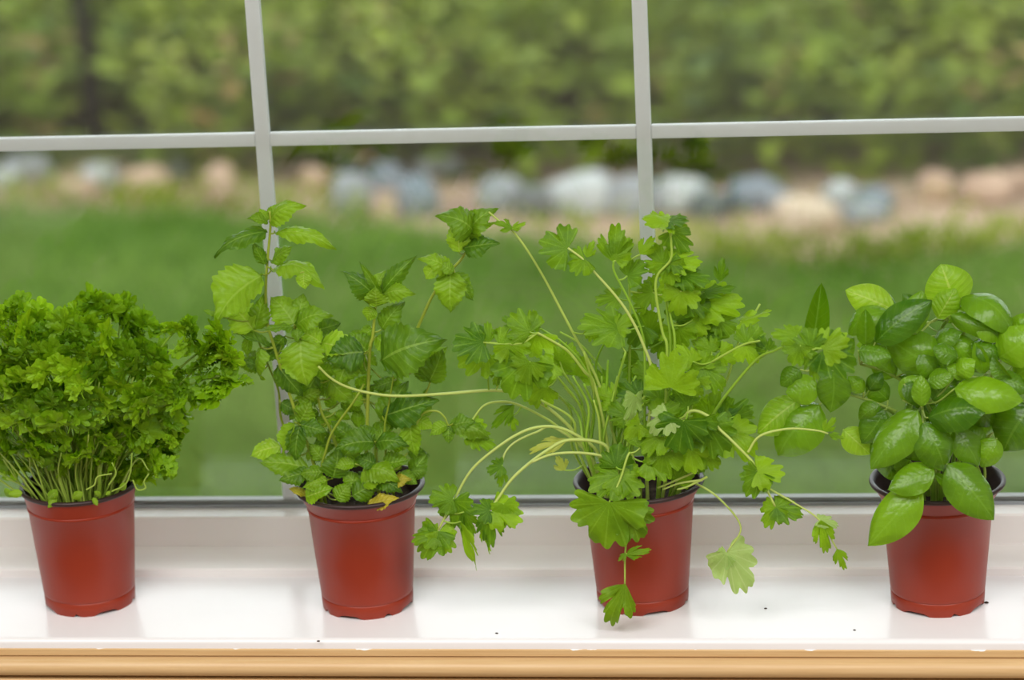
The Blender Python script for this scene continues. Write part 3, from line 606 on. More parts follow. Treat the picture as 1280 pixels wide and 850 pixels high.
ML = [ # stem one, from the tip down
 ('mint', 337, 278, 367, 255, .28, 'h', -1, -1), ('mint', 335, 278, 312, 273, .26, 'h', -1, -1), ('mint', 337, 276, 348, 256, .3, 'c', -.5, 0), ('mint', 335, 276, 325, 262, .3, 'c', -1, 0),
 ('mintarch', 334, 289, 271, 314, .15, 'h', -1, -1), ('mintarch', 343, 291, 411, 304, .13, 'h', -1, -1), ('mint', 332, 331, 317, 305, .2, 'c', -1, -.5), ('mint', 340, 326, 364, 310, .25, 'h', -1, -1),
 ('mintarch', 339, 338, 396, 347, .2, 'u', -1, -2), ('limemint', 380, 340, 381, 360, .42, 'c', -3, -.3), ('mint', 329, 343, 272, 398, .36, (-.2, -.8, .9), -1.5, -1.5), ('limemint', 317, 413, 288, 382, .42, 'c', -1.5, .5), ('mint', 318, 413, 328, 372, .26, 'c', -1.4, .5),
 ('mint', 274, 395, 255, 388, .18, 'h', -2, 0), ('mint', 368, 406, 341, 373, .38, 'h', -1.5, 1), ('mint', 368, 406, 378, 370, .36, 'c', -1.2, 1), ('mint', 370, 407, 407, 392, .32, 'h', -1.5, -.5), ('mint', 367, 409, 334, 411, .24, 'u', -2.2, -1),
 ('mint', 371, 411, 371, 424, .45, 'h', -2.4, -.8), ('limemint', 402, 429, 377, 415, .4, 'c', -1.5, 0), ('mint', 376, 423, 383, 478, .42, 'h', -2.6, -1), ('mint', 338, 434, 296, 417, .15, 'u', -1, -.5), ('mint', 312, 420, 309, 444, .22, 'c', -.5, 0), ('mint', 326, 434, 321, 472, .24, 'l', -1, -.2),
 ('mint', 346, 456, 376, 492, .28, 'c', -1, 0), ('mint', 360, 440, 392, 462, .3, 'c', -.6, .3), ('mint', 352, 432, 330, 450, .3, 'h', -.2, 0), ('mint', 356, 420, 338, 440, .28, 'c', 0, 0),
 # stem two
 ('mint', 469, 369, 436, 341, .27, 'h', -1, -1), ('mint', 476, 367, 513, 326, .17, (.3, -.8, .5), -.4, 0), ('mint', 478, 369, 509, 364, .28, (.2, -1, .7), -1, -1), ('mint', 470, 366, 480, 340, .35, 'c', .5, .5), ('mint', 475, 368, 451, 330, .10, 'c', -1, -.3),
 ('mint', 468, 384, 460, 400, .42, 'c', -.8, 0), ('mint', 470, 384, 468, 362, .5, 'c', -1.5, -.4), ('mint', 477, 412, 501, 381, .28, 'c', -.3, 0), ('mint', 476, 451, 542, 426, .36, (.1, -1, .5), -2, -1), ('mint', 461, 442, 438, 418, .38, 'c', -.3, .3), ('limemint', 402, 428, 449, 437, .28, 'h', -1, -1),
 ('mint', 456, 440, 412, 448, .42, 'c', -2, -.6), ('mint', 440, 440, 424, 478, .38, 'c', -1.6, -.6), ('mint', 524, 460, 556, 436, .28, 'r', 0, 0), ('mint', 468, 410, 448, 424, .3, 'c', .3, .2), ('mint', 470, 420, 490, 440, .32, 'c', .3, .2),
 # stem three, curling over
 ('mintarch', 592, 290, 556, 268, .42, 'h', -1, -1), ('mint', 584, 298, 612, 263, .3, 'h', -.6, -.6), ('limemint', 574, 316, 569, 277, .3, 'c', -1, 0), ('mint', 578, 310, 619, 303, .26, 'h', -1, -1), ('mint', 592, 286, 620, 278, .12, 'h', -.5, 0), ('mint', 566, 285, 596, 288, .3, 'h', 0, 0),
 ('mintarch', 562, 338, 530, 322, .3, 'h', -.6, -.8), ('limemint', 545, 334, 533, 348, .4, 'c', -1, 0), ('mint', 563, 338, 562, 387, .33, 'c', -.6, -.6), ('mint', 565, 342, 590, 372, .28, 'r', 0, 0), ('mint', 568, 340, 548, 330, .3, 'h', -1.2, 0),
 # middle and foot
 ('limemint', 352, 558, 316, 568, .34, 'h', -1, -.5), ('mint', 388, 586, 330, 578, .26, 'h', -2, -1), ('mint', 386, 590, 352, 600, .3, 'h', -2.6, -1), ('mint', 369, 528, 355, 566, .28, 'l', -1.5, -.5), ('mint', 375, 531, 370, 573, .25, 'c', -1.8, -.4), ('mint', 374, 529, 386, 503, .38, 'c', -1.2, 0), ('mint', 374, 530, 405, 538, .28, 'h', -1.5, -.6),
 ('mint', 399, 534, 404, 553, .22, 'c', -1, 0), ('mint', 372, 500, 400, 488, .3, 'c', -.4, 0), ('mint', 395, 470, 380, 500, .3, 'c', -.2, 0), ('mint', 398, 480, 424, 492, .34, 'c', .3, 0), ('mint', 394, 465, 420, 462, .36, 'c', .4, 0), ('mint', 412, 475, 440, 500, .32, 'c', -.5, 0), ('mint', 430, 490, 448, 515, .3, 'c', 0, 0),
 ('mint', 468, 552, 423, 560, .30, 'h', -2.4, -1.2), ('mint', 467, 551, 452, 531, .4, 'h', -2, .5), ('mint', 470, 551, 484, 534, .35, 'h', -2, .4), ('mint', 470, 553, 505, 554, .28, 'h', -2.4, -.8), ('mint', 458, 586, 492, 594, .34, 'h', -3, -1), ('mint', 416, 598, 422, 563, .38, 'c', -2.6, .3), ('mint', 481, 531, 505, 482, .3, 'c', -.8, .6),
 ('mint', 478, 520, 540, 500, .26, 'h', -1.4, -.6), ('mint', 500, 500, 470, 478, .36, 'h', .6, 0), ('mint', 512, 524, 520, 567, .24, 'c', -1.8, -.2), ('mint', 536, 478, 551, 440, .32, 'c', -.6, 0), ('mint', 533, 478, 524, 450, .3, 'c', -.4, .2), ('mint', 520, 526, 534, 493, .3, 'r', -.6, 0), ('limemint', 520, 524, 540, 534, .34, 'c', -.8, 0), ('mint', 515, 598, 530, 572, .34, 'c', -1.6, 0), ('mint', 512, 590, 532, 588, .3, 'h', -2, 0),
 ('yellowmint', 460, 630, 494, 622, .22, 'h', -3.6, -.6), ('yellowmint', 384, 618, 363, 611, .22, 'h', -2.6, -.4), ('limemint', 382, 621, 412, 610, .34, 'h', -3.4, -.5), ('mint', 420, 625, 436, 606, .4, 'c', -3.8, .4), ('mint', 440, 620, 470, 604, .34, 'c', -3.4, .4), ('mint', 448, 608, 430, 590, .36, 'h', -3, .4), ('mint', 452, 606, 482, 588, .34, 'h', -3.2, .2), ('yellowmint', 490, 606, 510, 598, .34, 'h', -3, -.2),
 ('mint', 470, 600, 500, 612, .3, 'h', -3.2, -.4), ('mint', 410, 600, 380, 606, .32, 'h', -3, -.6), ('mint', 404, 590, 376, 590, .34, 'h', -2.8, -.4), ('mint', 500, 590, 520, 604, .3, 'h', -2.4, -.3), ('mint', 444, 580, 420, 584, .3, 'h', -3, -.3), ('mint', 470, 580, 446, 572, .36, 'h', -2.8, 0), ('mint', 478, 580, 508, 574, .34, 'h', -2.4, -.2), ('mint', 430, 570, 448, 548, .36, 'c', -1.6, .3), ('mint', 490, 560, 516, 548, .32, 'h', -1.8, -.2), ('mint', 440, 546, 416, 528, .3, 'c', -1, .2), ('mint', 404, 575, 388, 556, .32, 'c', -1.6, .3),
 ('mint', 560, 531, 539, 543, .3, 'h', -2.2, -.2), ('mint', 560, 532, 561, 554, .28, 'c', -2.3, -.2), ('mint', 562, 531, 590, 526, .36, 'h', -2.2, -.4), ('mint', 566, 530, 607, 542, .28, 'h', -2.4, -.4)]
for k, bx, by, tx, ty, wd, n, d, dt in ML: pl.leaf(k, bx, by, bx+(tx-bx)*1.1, by+(ty-by)*1.1, d/100, dt/100, wd*1.15, n)
for _ in range(26):          # leaves deep in the bush
    p = sample([(360, 600), (350, 540), (380, 480), (420, 455), (500, 470), (525, 520), (520, 590), (450, 610)]); a = R.uniform(0, 2*pi); L = R.uniform(20, 32)
    pl.leaf('mint', p[0], p[1], p[0]+L*cos(a), p[1]+L*sin(a)*.8, R.uniform(.0, .03), 0, R.uniform(.28, .4), (R.gauss(0, .3), -1, .7))

for _ in range(30):
    p = sample([(318, 460), (325, 405), (400, 405), (460, 425), (530, 440), (535, 500), (500, 560), (390, 560)]); a = R.uniform(0, 2*pi); L = R.uniform(24, 36)
    pl.leaf('mint', p[0], p[1], p[0]+L*cos(a), p[1]+L*sin(a)*.8, R.uniform(-.005, .03), 0, R.uniform(.3, .42), (R.gauss(0, .35), -1, .7))
# ================================================================== cilantro
pl = Plant('potted_cilantro', .1057, .0788, 'sprawling cilantro with long drooping stems in a terracotta plastic pot', 'potted herb', .0495, 2.2, 'cstem')
S = lambda pp, d0, d1, r0=.0013, r1=.0008, mat=None, soil=True: pl.stem2([(x, y, d0+(d1-d0)*i/(len(pp)-1)) for i, (x, y) in enumerate(pp)], r0, r1, mat, soil)
cp = M['cpale']
S([(730, 560), (700, 522), (660, 496), (620, 488), (559, 492), (502, 495), (466, 492), (435, 484), (414, 473), (398, 458)], -.01, -.05, .0015, .0009, cp)
S([(752, 585), (743, 560), (711, 539), (684, 533), (655, 539), (622, 559), (589, 588), (566, 628), (548, 662)], -.02, -.055, .0014, .0009, cp)
S([(764, 580), (754, 555), (711, 550), (684, 563), (658, 582), (638, 601), (622, 624), (609, 641)], -.03, -.06, .0015, .0010, cp)
S([(772, 590), (757, 572), (724, 566), (690, 568), (664, 578)], -.03, -.05, .0013, .0009, cp)
S([(738, 570), (698, 534), (675, 519), (648, 506), (628, 502), (605, 507), (587, 530)], -.01, -.03, .0012, .0008, cp)
S([(742, 575), (694, 535), (671, 540), (645, 552), (632, 565), (627, 581)], -.01, -.035, .0011, .0007, cp)
S([(760, 560), (743, 481), (731, 465), (713, 442), (700, 432), (672, 416)], -.02, -.04, .0014, .0009, cp)
S([(758, 560), (742, 490), (728, 455), (703, 428), (676, 411)], -.01, -.03, .0012, .0008)
S([(770, 560), (752, 490), (735, 450), (719, 421), (700, 385), (681, 349), (660, 314), (641, 289), (625, 277), (611, 265)], -.01, -.02, .0014, .0007, cp)
S([(808, 560), (816, 474), (803, 428), (786, 393), (768, 368), (743, 340), (730, 325), (710, 310)], -.03, -.035, .0014, .0008, cp)
S([(806, 540), (806, 450), (802, 414), (786, 375), (768, 340), (767, 326)], -.02, -.02, .0012, .0008)
S([(830, 540), (834, 440), (828, 415), (820, 368), (822, 344), (838, 325), (839, 304), (836, 276)], -.04, -.03, .0013, .0008)
S([(826, 560), (838, 440), (834, 390), (833, 350), (850, 340)], -.03, -.01); S([(826, 560), (843, 440), (838, 395), (832, 360)], -.035, -.02)
S([(790, 550), (787, 470), (788, 405), (786, 344)], .0, .0); S([(776, 560), (765, 500), (752, 462), (725, 430), (700, 415)], .01, .02); S([(772, 560), (756, 500), (745, 455), (765, 412)], .01, .0)
S([(850, 560), (870, 490), (885, 458), (894, 450), (929, 431), (950, 426)], -.03, -.05, .0012, .0008); S([(858, 580), (888, 524), (909, 492), (945, 450), (967, 439), (986, 433), (1027, 436)], -.03, -.085, .0013, .0008)
S([(860, 560), (906, 480), (922, 430), (950, 380)], .0, .01); S([(845, 560), (862, 470), (880, 400), (901, 352)], .0, .01)
S([(840, 560), (860, 516), (885, 520), (899, 536), (913, 549), (943, 580), (952, 599), (969, 633)], -.04, -.075, .0015, .0008, cp)
S([(946, 588), (955, 606), (990, 627), (1024, 650), (1046, 686)], -.07, -.075, .0009, .0006, cp, False)
S([(850, 600), (873, 606), (901, 625), (926, 659), (909, 690)], -.03, -.06, .0010, .0006, cp)
S([(935, 565), (950, 545), (985, 536), (1020, 538), (1035, 542)], -.065, -.06, .0010, .0006, cp, False)
S([(795, 590), (787, 566), (775, 600), (761, 629)], -.045, -.068, .0010, .0008); S([(800, 600), (790, 625), (782, 684), (781, 731)], -.048, -.066, .0010, .0007)
for x, y in ((688, 486), (706, 484), (696, 470), (716, 470), (668, 472), (730, 480), (742, 500), (752, 470), (760, 450), (772, 470), (782, 440), (795, 470), (812, 500), (824, 480), (835, 470), (848, 500), (730, 440), (700, 460), (850, 470), (866, 520), (676, 500)):
    S([(750+.35*(x-750)+R.uniform(-6, 6), 560), ((x+755)/2, (y+560)/2-6), (x, y)], -.015+R.uniform(-.012, .02), -.02+R.uniform(-.02, .02), .0012, .0009)
for q in (((878, 600), (850, 604), (828, 612)), ((872, 588), (846, 600), (822, 610)), ((884, 596), (860, 608), (846, 612))): pl.tube([pl.W(x, y, -.045) for x, y in q], .001, .0007, mat=cp, reg=False)
CL = [ # left cluster
 ('cil', 604, 428, 563, 431, .48, 'h', -4.5, -.5), ('cil', 608, 438, 570, 458, .5, 'c', -3.6, 0), ('cilnar', 611, 428, 609, 402, .5, 'c', -4, .2), ('cil', 624, 431, 653, 424, .5, 'c', -4.2, -.2), ('cil', 662, 415, 636, 392, .5, 'c', -4.2, .2), ('cilnar', 646, 406, 627, 396, .5, 'c', -3.2, .2), ('cilnar', 672, 416, 668, 387, .42, 'r', -3.8, .3),
 ('cil', 638, 431, 648, 462, .5, 'h', -4.6, -.3), ('cil', 655, 452, 637, 500, .52, 'c', -5, -.5), ('cil', 662, 452, 648, 480, .5, 'c', -5.4, -.2), ('cil', 692, 455, 662, 474, .36, 'h', -4.6, -.4), ('cil', 672, 418, 663, 450, .52, 'c', -3.6, 0), ('cilnar', 626, 462, 618, 484, .5, 'c', -3, 0), ('cil', 698, 470, 680, 440, .45, 'c', -1, .5), ('cil', 681, 482, 657, 506, .45, 'c', -2.4, 0),
 ('cil', 700, 452, 718, 430, .45, 'c', -1, 0), ('cil', 722, 470, 735, 445, .5, 'c', .4, 0), ('cilnar', 760, 480, 738, 462, .45, 'c', .4, 0), ('cil', 774, 411, 722, 402, .36, (-.1, -.8, .8), -2.4, -.8), ('cil', 768, 412, 790, 395, .4, 'h', -2.4, 0), ('cil', 740, 412, 752, 430, .4, 'c', -2.2, 0), ('cil', 772, 372, 742, 374, .36, 'h', -.6, 0),
 # tall leaves
 ('cil', 709, 311, 673, 300, .55, 'c', -3.5, 0), ('cil', 731, 324, 711, 339, .55, 'c', -3.5, -.2), ('cilnar', 733, 322, 742, 301, .4, 'c', -3.3, .1), ('cilnar', 767, 328, 770, 279, .5, 'c', -2, .2), ('cil', 768, 322, 786, 296, .4, 'c', -2, .2), ('cilnar', 641, 286, 620, 277, .45, 'h', -2.2, -.3), ('cilnar', 640, 287, 657, 277, .35, 'h', -2, .1),
 ('cil', 836, 277, 802, 271, .42, 'u', -3, -.6), ('cil', 836, 277, 860, 275, .42, 'u', -3, -.8), ('cil', 840, 289, 862, 316, .4, 'c', -2.4, -.2), ('cilnar', 800, 318, 817, 296, .45, 'c', -1.6, 0), ('cil', 829, 330, 814, 305, .5, 'c', -1.2, .2), ('cil', 784, 345, 807, 327, .45, 'h', -1.4, 0), ('cil', 839, 326, 878, 328, .34, 'h', -2.6, -.6), ('cil', 838, 326, 850, 341, .45, 'h', -3, -.6), ('cil', 836, 330, 840, 358, .52, 'c', -3.2, -.2),
 ('cil', 853, 344, 888, 352, .32, 'h', -2.6, -.8), ('cil', 850, 350, 850, 386, .5, 'c', -1.6, 0), ('cilnar', 900, 352, 903, 323, .36, 'c', .2, 0), ('cil', 880, 366, 921, 356, .26, 'u', -1.2, -.4), ('cil', 880, 378, 931, 380, .38, 'c', -1.2, -.3), ('cil', 852, 364, 846, 397, .5, 'h', -2.8, -.3), ('cil', 926, 402, 964, 386, .22, 'u', -1, -.4), ('cil', 934, 430, 950, 406, .5, 'c', -4.4, .1), ('cil', 932, 432, 950, 454, .5, 'c', -4.6, -.2), ('cil', 996, 420, 963, 416, .34, 'h', -7, 0), ('cil', 960, 438, 948, 420, .4, 'c', -4.6, 0),
 ('cil', 1013, 435, 1008, 408, .52, 'c', -8.4, .2), ('cil', 1029, 437, 1061, 418, .45, 'c', -8.4, .1), ('cil', 1000, 432, 990, 458, .5, 'c', -8.4, -.3), ('cilnar', 1015, 437, 1020, 478, .36, 'c', -8.5, -.3), ('cil', 1029, 438, 1071, 464, .42, 'c', -8.4, -.3),
 # body, upper right
 ('cil', 838, 484, 844, 438, .5, 'c', -6, .2), ('cil', 866, 452, 847, 429, .4, 'u', -5, .3), ('cil', 878, 460, 874, 437, .5, 'h', -4.4, .2), ('cil', 871, 474, 872, 498, .5, 'c', -4.8, -.2), ('cil', 881, 460, 907, 488, .4, 'h', -4.2, -.4), ('cil', 888, 524, 898, 489, .45, 'c', -2.6, .3), ('cil', 905, 522, 942, 508, .4, 'c', -2.8, -.2), ('cil', 904, 524, 934, 544, .42, 'c', -3, -.4), ('cil', 880, 412, 900, 392, .5, 'c', -.2, 0), ('cil', 860, 420, 850, 396, .5, 'c', -.4, 0), ('cil', 884, 420, 912, 410, .45, 'c', -.8, 0), ('cil', 866, 400, 884, 420, .5, 'c', -1.6, 0), ('cil', 898, 400, 922, 416, .42, 'c', -1, 0), ('cil', 846, 402, 866, 380, .5, 'c', -.6, 0), ('cil', 822, 360, 800, 372, .5, 'c', .2, 0), ('cil', 810, 380, 790, 366, .45, 'c', .4, 0), ('cil', 848, 410, 852, 440, .5, 'c', -2, 0), ('cil', 890, 440, 870, 424, .45, 'c', -1.6, 0), ('cil', 900, 440, 924, 452, .4, 'c', -1.6, 0), ('cil', 858, 372, 890, 388, .45, 'h', -1.8, -.2), ('cil', 862, 352, 846, 370, .5, 'c', -2.4, 0),
 # body, front
 ('cilpale', 835, 520, 810, 541, .45, 'h', -6, -.4), ('cil', 854, 526, 848, 570, .5, 'c', -6.4, -.4), ('cil', 874, 526, 880, 556, .52, 'c', -6, -.2), ('cil', 886, 533, 908, 572, .45, 'c', -5.4, -.4), ('cil', 912, 540, 948, 568, .45, 'h', -4.6, -.4), ('cil', 920, 520, 940, 545, .42, 'c', -3.4, 0), ('cilpale', 794, 494, 788, 530, .28, 'r', -6, -.2), ('cil', 773, 594, 734, 612, .52, 'h', -5.6, -.7), ('cil', 774, 594, 800, 620, .52, 'h', -5.8, -.6), ('cil', 770, 584, 774, 553, .48, 'c', -5.4, .4), ('cil', 800, 560, 822, 534, .5, 'c', -5, .3), ('cil', 810, 576, 842, 592, .45, 'h', -5.4, -.4), ('cil', 830, 566, 824, 602, .5, 'c', -5.6, -.4), ('cil', 862, 560, 868, 594, .48, 'h', -5.2, -.4), ('cil', 880, 566, 900, 586, .42, 'c', -4.4, -.2), ('cil', 800, 530, 778, 548, .42, 'h', -4.6, 0), ('cil', 826, 500, 806, 484, .5, 'c', -3.6, .2), ('cil', 800, 496, 770, 482, .42, 'c', -2, .2), ('cil', 770, 500, 744, 486, .45, 'c', -1.6, .2), ('cil', 784, 520, 760, 505, .45, 'c', -2.6, .2), ('cil', 822, 520, 850, 504, .42, 'c', -4.6, 0), ('cil', 860, 508, 842, 486, .45, 'c', -4.2, 0), ('cil', 812, 470, 790, 456, .45, 'c', -1, 0), ('cil', 826, 545, 800, 566, .45, 'h', -5.6, -.2), ('cil', 846, 600, 860, 574, .4, 'c', -4.4, 0),
 # drooping leaves
 ('cil', 762, 628, 755, 688, .55, 'h', -7, -.6), ('cil', 786, 640, 800, 678, .5, 'h', -6.4, -.6), ('cilnar', 782, 694, 813, 686, .3, 'h', -6.8, -.4), ('cilnar', 783, 692, 772, 701, .4, 'h', -6.8, -.2), ('cilnar', 782, 730, 758, 783, .46, 'h', -6.8, -.6),
 ('cil', 547, 664, 526, 700, .40, 'h', -5.6, -.6), ('cil', 549, 664, 564, 692, .42, 'h', -5.6, -.5), ('cil', 545, 668, 513, 676, .36, 'h', -5.6, -.4), ('cil', 566, 624, 534, 624, .42, 'c', -5.4, -.2), ('cil', 567, 626, 578, 664, .38, 'c', -5.2, -.2), ('cilnar', 612, 638, 612, 686, .42, 'h', -6.2, -.6), ('cil', 618, 636, 654, 652, .42, 'h', -6, -.4), ('cil', 612, 638, 586, 636, .45, 'h', -6.2, -.2), ('cilnar', 576, 652, 593, 716, .22, 'l', -5.6, -.4), ('cilnar', 600, 650, 610, 694, .16, 'l', -6, -.2), ('cilnar', 580, 640, 592, 672, .4, 'c', -5.4, -.2), ('cil', 630, 630, 640, 662, .36, 'h', -6, -.2),
 ('cil', 628, 582, 607, 588, .42, 'h', -3.8, -.2), ('cilnar', 628, 588, 624, 610, .45, 'h', -3.8, -.2), ('cilfade', 711, 549, 660, 563, .22, 'h', -2.4, -.6), ('cilfade', 706, 588, 696, 571, .55, 'c', -2.4, 0), ('cilnar', 643, 506, 613, 536, .28, 'c', -2, 0), ('cilnar', 640, 520, 643, 541, .36, 'c', -2, 0), ('cil', 588, 532, 608, 552, .4, 'c', -3, -.2), ('cil', 590, 544, 620, 560, .3, 'c', -3, 0),
 ('cil', 947, 589, 982, 592, .45, 'h', -7.2, -.2), ('cil', 949, 591, 930, 621, .42, 'h', -7.2, -.2), ('cil', 970, 634, 954, 660, .42, 'h', -7.6, -.2), ('cil', 970, 634, 1006, 644, .34, 'h', -7.6, -.2), ('cilnar', 1026, 650, 1034, 694, .34, 'h', -7.6, -.2), ('cilpale', 1024, 650, 1050, 656, .24, 'h', -7.4, 0), ('cilnar', 1046, 686, 1057, 713, .34, 'h', -7.6, -.1), ('cilpale', 909, 690, 938, 742, .34, 'h', -6, -.4), ('cilpale', 908, 694, 893, 712, .4, 'h', -6, 0), ('cilnar', 1030, 540, 1044, 522, .4, 'c', -6, 0), ('cilnar', 1036, 543, 1056, 548, .28, 'c', -6, 0)]
for k, bx, by, tx, ty, wd, n, d, dt in CL: pl.leaf(k, bx, by, tx, ty, d/100, dt/100, wd, n)
for _ in range(26):          # leaves deep in the bush
    p = sample([(790, 400), (830, 340), (900, 380), (920, 470), (900, 560), (840, 580), (800, 500)]); a = R.uniform(0, 2*pi); L = R.uniform(22, 34)
    pl.leaf('cil', p[0], p[1], p[0]+L*cos(a), p[1]+L*sin(a), R.uniform(-.01, .035), 0, R.uniform(.4, .5), (R.gauss(0, .3), -1, .6))

# ================================================================== basil
pl = Plant('potted_basil', .3309, .0755, 'lush basil with large glossy rounded leaves in a terracotta plastic pot', 'potted herb', .0505, .0, 'bstem')
B = lambda pp, d0=-.01, d1=-.01, r0=.0018, r1=.0012, soil=True: pl.stem2([(x, y, d0+(d1-d0)*i/(len(pp)-1)) for i, (x, y) in enumerate(pp)], r0, r1, None, soil)
B([(1172, 590), (1168, 540), (1160, 508), (1130, 478), (1100, 462), (1075, 455)], -.01, -.02); B([(1180, 590), (1182, 500), (1172, 430), (1176, 412), (1184, 400), (1196, 384)], 0, 0)
B([(1184, 400), (1174, 398), (1163, 403)], 0, -.01, .0012, .001, False); B([(1160, 590), (1150, 545), (1110, 512), (1080, 498), (1045, 485), (1022, 470), (1014, 440)], -.005, -.02); B([(1120, 514), (1085, 500), (1042, 487)], -.02, -.02, .0013, .001, False)
B([(1196, 590), (1210, 530), (1235, 480), (1250, 445)], 0, -.01); B([(1190, 590), (1200, 520), (1205, 450), (1203, 375)], .01, .01); B([(1166, 590), (1160, 560), (1155, 528), (1152, 505)], -.03, -.035); B([(1176, 600), (1170, 595), (1168, 586)], -.035, -.04); B([(1206, 595), (1226, 560), (1255, 520), (1275, 505)], 0, -.01); B([(1150, 595), (1120, 560), (1095, 545), (1065, 540)], .0, -.015)
for x in (1158, 1164, 1170, 1176, 1182, 1222, 1228): B([(x+R.uniform(-4, 4), 598), (x+R.uniform(-8, 8), 570)], -.025, -.02, .0013, .001)
BL = [('limebasil', 1195, 384, 1177, 333, .48, 'c', -.5, .3), ('limebasil', 1117, 387, 1060, 364, .30, (-.1, -1, .5), -1.5, .3), ('basil', 1121, 384, 1094, 366, .22, 'h', -.6, .4), ('basilarch', 1112, 390, 1063, 416, .28, 'h', -2.4, -.4), ('basil', 1094, 428, 1160, 378, .24, (-.1, -1, .6), -4, .2), ('basil', 1138, 418, 1152, 366, .30, (.4, -1, .4), -2.8, .8), ('limebasil', 1172, 398, 1189, 370, .36, 'c', -1.4, .3),
 ('basilarch', 1202, 372, 1262, 414, .30, (.3, -.6, .9), -1, -1.6), ('basil', 1188, 394, 1258, 418, .17, (0, -.8, .6), -2, -.8), ('basil', 1194, 386, 1250, 400, .16, 'u', -1.2, -.4), ('basil', 1073, 438, 1112, 446, .40, 'h', -4, -.3), ('basilfold', 1082, 431, 1082, 398, .24, 'c', -3.8, .2), ('basil', 1183, 464, 1110, 424, .30, (-.2, -1, .2), -2.8, .2), ('basil', 1248, 447, 1292, 414, .42, 'c', -3, -.4), ('basil', 1197, 447, 1174, 438, .38, 'h', -4, -.3), ('basil', 1190, 420, 1222, 455, .3, 'c', -2, -.2),
 ('basil', 1195, 469, 1211, 455, .42, 'h', -4.6, -.4), ('basilfold', 1230, 467, 1219, 430, .22, 'c', -3, .2), ('basilfold', 1265, 474, 1242, 445, .24, 'l', -3.6, .2), ('basil', 1193, 486, 1275, 498, .26, (0, -1, .8), -5, -.6), ('basil', 1152, 508, 1151, 471, .28, 'h', -5.4, .4), ('basil', 1166, 501, 1189, 476, .38, 'c', -4, .3), ('basil', 1147, 513, 1092, 582, .26, (-.3, -1, .7), -5, -1.2), ('basil', 1160, 522, 1229, 508, .30, 'h', -5.6, -.8), ('basil', 1154, 528, 1182, 586, .33, 'h', -5.6, -.8), ('basil', 1192, 538, 1222, 580, .32, (.3, -1, .5), -4.6, -.4),
 ('basil', 1246, 548, 1228, 583, .38, (.1, -1, .5), -4, -.3), ('basil', 1290, 506, 1256, 562, .42, 'c', -3, -.4), ('basil', 1245, 498, 1224, 546, .32, (.2, -1, .1), -2.6, 0), ('basil', 1168, 585, 1113, 610, .30, (-.2, -1, .7), -6, -.8), ('basil', 1150, 606, 1088, 678, .24, (-.2, -1, .45), -6, -1), ('basil', 1184, 580, 1239, 646, .28, (.2, -1, .6), -6, -.9), ('basilfold', 1168, 592, 1200, 617, .16, 'c', -5.6, -.2), ('basil', 1104, 536, 1116, 600, .28, 'c', -2.8, -.4), ('basil', 1106, 512, 1078, 552, .36, 'c', -2.8, -.2), ('limebasil', 1054, 537, 1086, 566, .34, 'c', -2, -.2), ('basil', 1128, 540, 1148, 566, .4, 'c', -3, 0), ('basil', 1262, 432, 1294, 394, .36, 'c', -1, .2), ('basil', 1268, 470, 1296, 450, .4, 'c', -1.6, 0),
 ('basilfold', 1014, 440, 1026, 358, .15, (.1, -1, .3), -2, -.2), ('basil', 1000, 462, 982, 477, .4, 'c', -2, 0), ('basil', 1024, 484, 993, 489, .42, 'c', -2.4, 0), ('basil', 1042, 463, 1038, 513, .36, 'c', -2.6, -.2), ('limebasil', 998, 500, 950, 540, .32, (-.2, -1, .5), -2, -.2), ('basil', 1024, 506, 972, 566, .34, (-.1, -1, .6), -2.4, -.4), ('basil', 1040, 450, 1060, 430, .34, 'c', -2, 0), ('basil', 1080, 490, 1066, 476, .36, 'c', -2.4, 0), ('basil', 1086, 488, 1098, 472, .36, 'c', -2.2, 0), ('basil', 1110, 500, 1090, 482, .38, 'c', -1.8, 0), ('basil', 1120, 470, 1096, 452, .34, 'c', -1.6, 0), ('basil', 1128, 500, 1146, 478, .36, 'c', -3.4, 0), ('basil', 1100, 506, 1080, 520, .36, 'c', -2.6, 0), ('basil', 1130, 480, 1150, 500, .34, 'h', -3.8, 0), ('basil', 1210, 500, 1236, 524, .36, 'c', -3.4, 0), ('basil', 1240, 530, 1262, 520, .36, 'c', -2.4, 0), ('basil', 1130, 590, 1110, 560, .36, 'c', -3, 0), ('basil', 1214, 430, 1246, 440, .34, 'h', -2.6, -.2), ('basil', 1166, 430, 1192, 418, .34, 'h', -2.2, -.2), ('basil', 1220, 400, 1252, 424, .34, 'h', -2.2, -.4), ('basil', 1246, 470, 1276, 484, .34, 'h', -3.6, -.2), ('basil', 1150, 440, 1168, 466, .34, 'h', -3.2, -.2), ('basil', 1160, 480, 1184, 470, .36, 'h', -4.4, -.2), ('basil', 1210, 470, 1192, 460, .36, 'h', -4.2, -.2), ('basil', 1228, 560, 1212, 540, .34, 'c', -3.8, 0)]
for k, bx, by, tx, ty, wd, n, d, dt in BL:
    e = 1.06 if math.hypot(tx-bx, ty-by) > 36 else 1.35
    pl.leaf(k, bx, by, bx+(tx-bx)*e, by+(ty-by)*e, d/100, dt/100, wd*1.1, n)
for _ in range(34):          # leaves deep in the bush
    p = sample([(1100, 470), (1110, 410), (1160, 385), (1230, 390), (1268, 430), (1272, 520), (1230, 560), (1130, 560)]); a = R.uniform(0, 2*pi); L = R.uniform(34, 50)
    pl.leaf('basil', p[0], p[1], p[0]+L*cos(a), p[1]+L*sin(a)*.8, R.uniform(-.01, .04), 0, R.uniform(.3, .38), (R.gauss(0, .4), -1, .7))

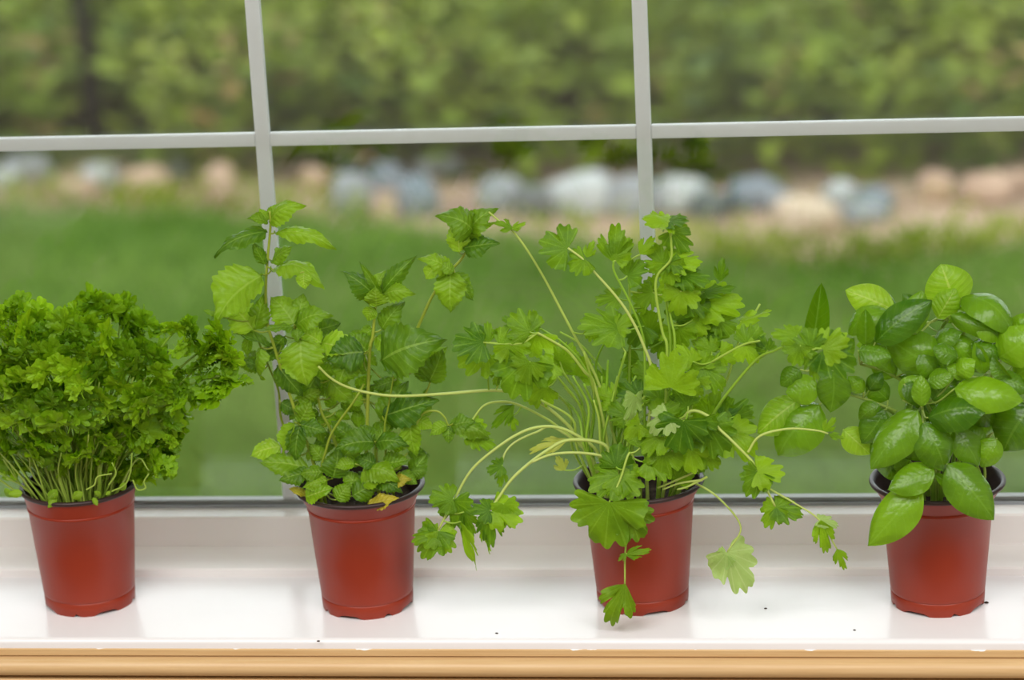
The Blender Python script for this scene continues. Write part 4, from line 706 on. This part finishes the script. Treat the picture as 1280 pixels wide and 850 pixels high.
# ------------------------------------------------------------------ crumbs of soil on the sill
for px, py, sz in ((398, 802, .0009), (621, 792, .0008), (957, 761, .0008), (1233, 754, .0012), (1068, 788, .0007)):
    d = FW + RT*((px-640)/FPX) - UP*((py-425)/FPX); c = CAM+d*(-CAM.z/d.z); bm = bmesh.new(); bmesh.ops.create_icosphere(bm, subdivisions=2, radius=sz)
    for q in bm.verts: q.co = Vector((q.co.x*1.5, q.co.y, q.co.z*.6))*(1+.3*noise.noise(q.co*1500+Vector((px, 0, 0))))
    o = obj('soil_crumb', bm, M['soil'], None, True); o.location = (c.x, c.y, sz*.5); tag(o, 'tiny dark crumb of soil lying on the white sill', 'crumb', 'soil crumbs on the sill')
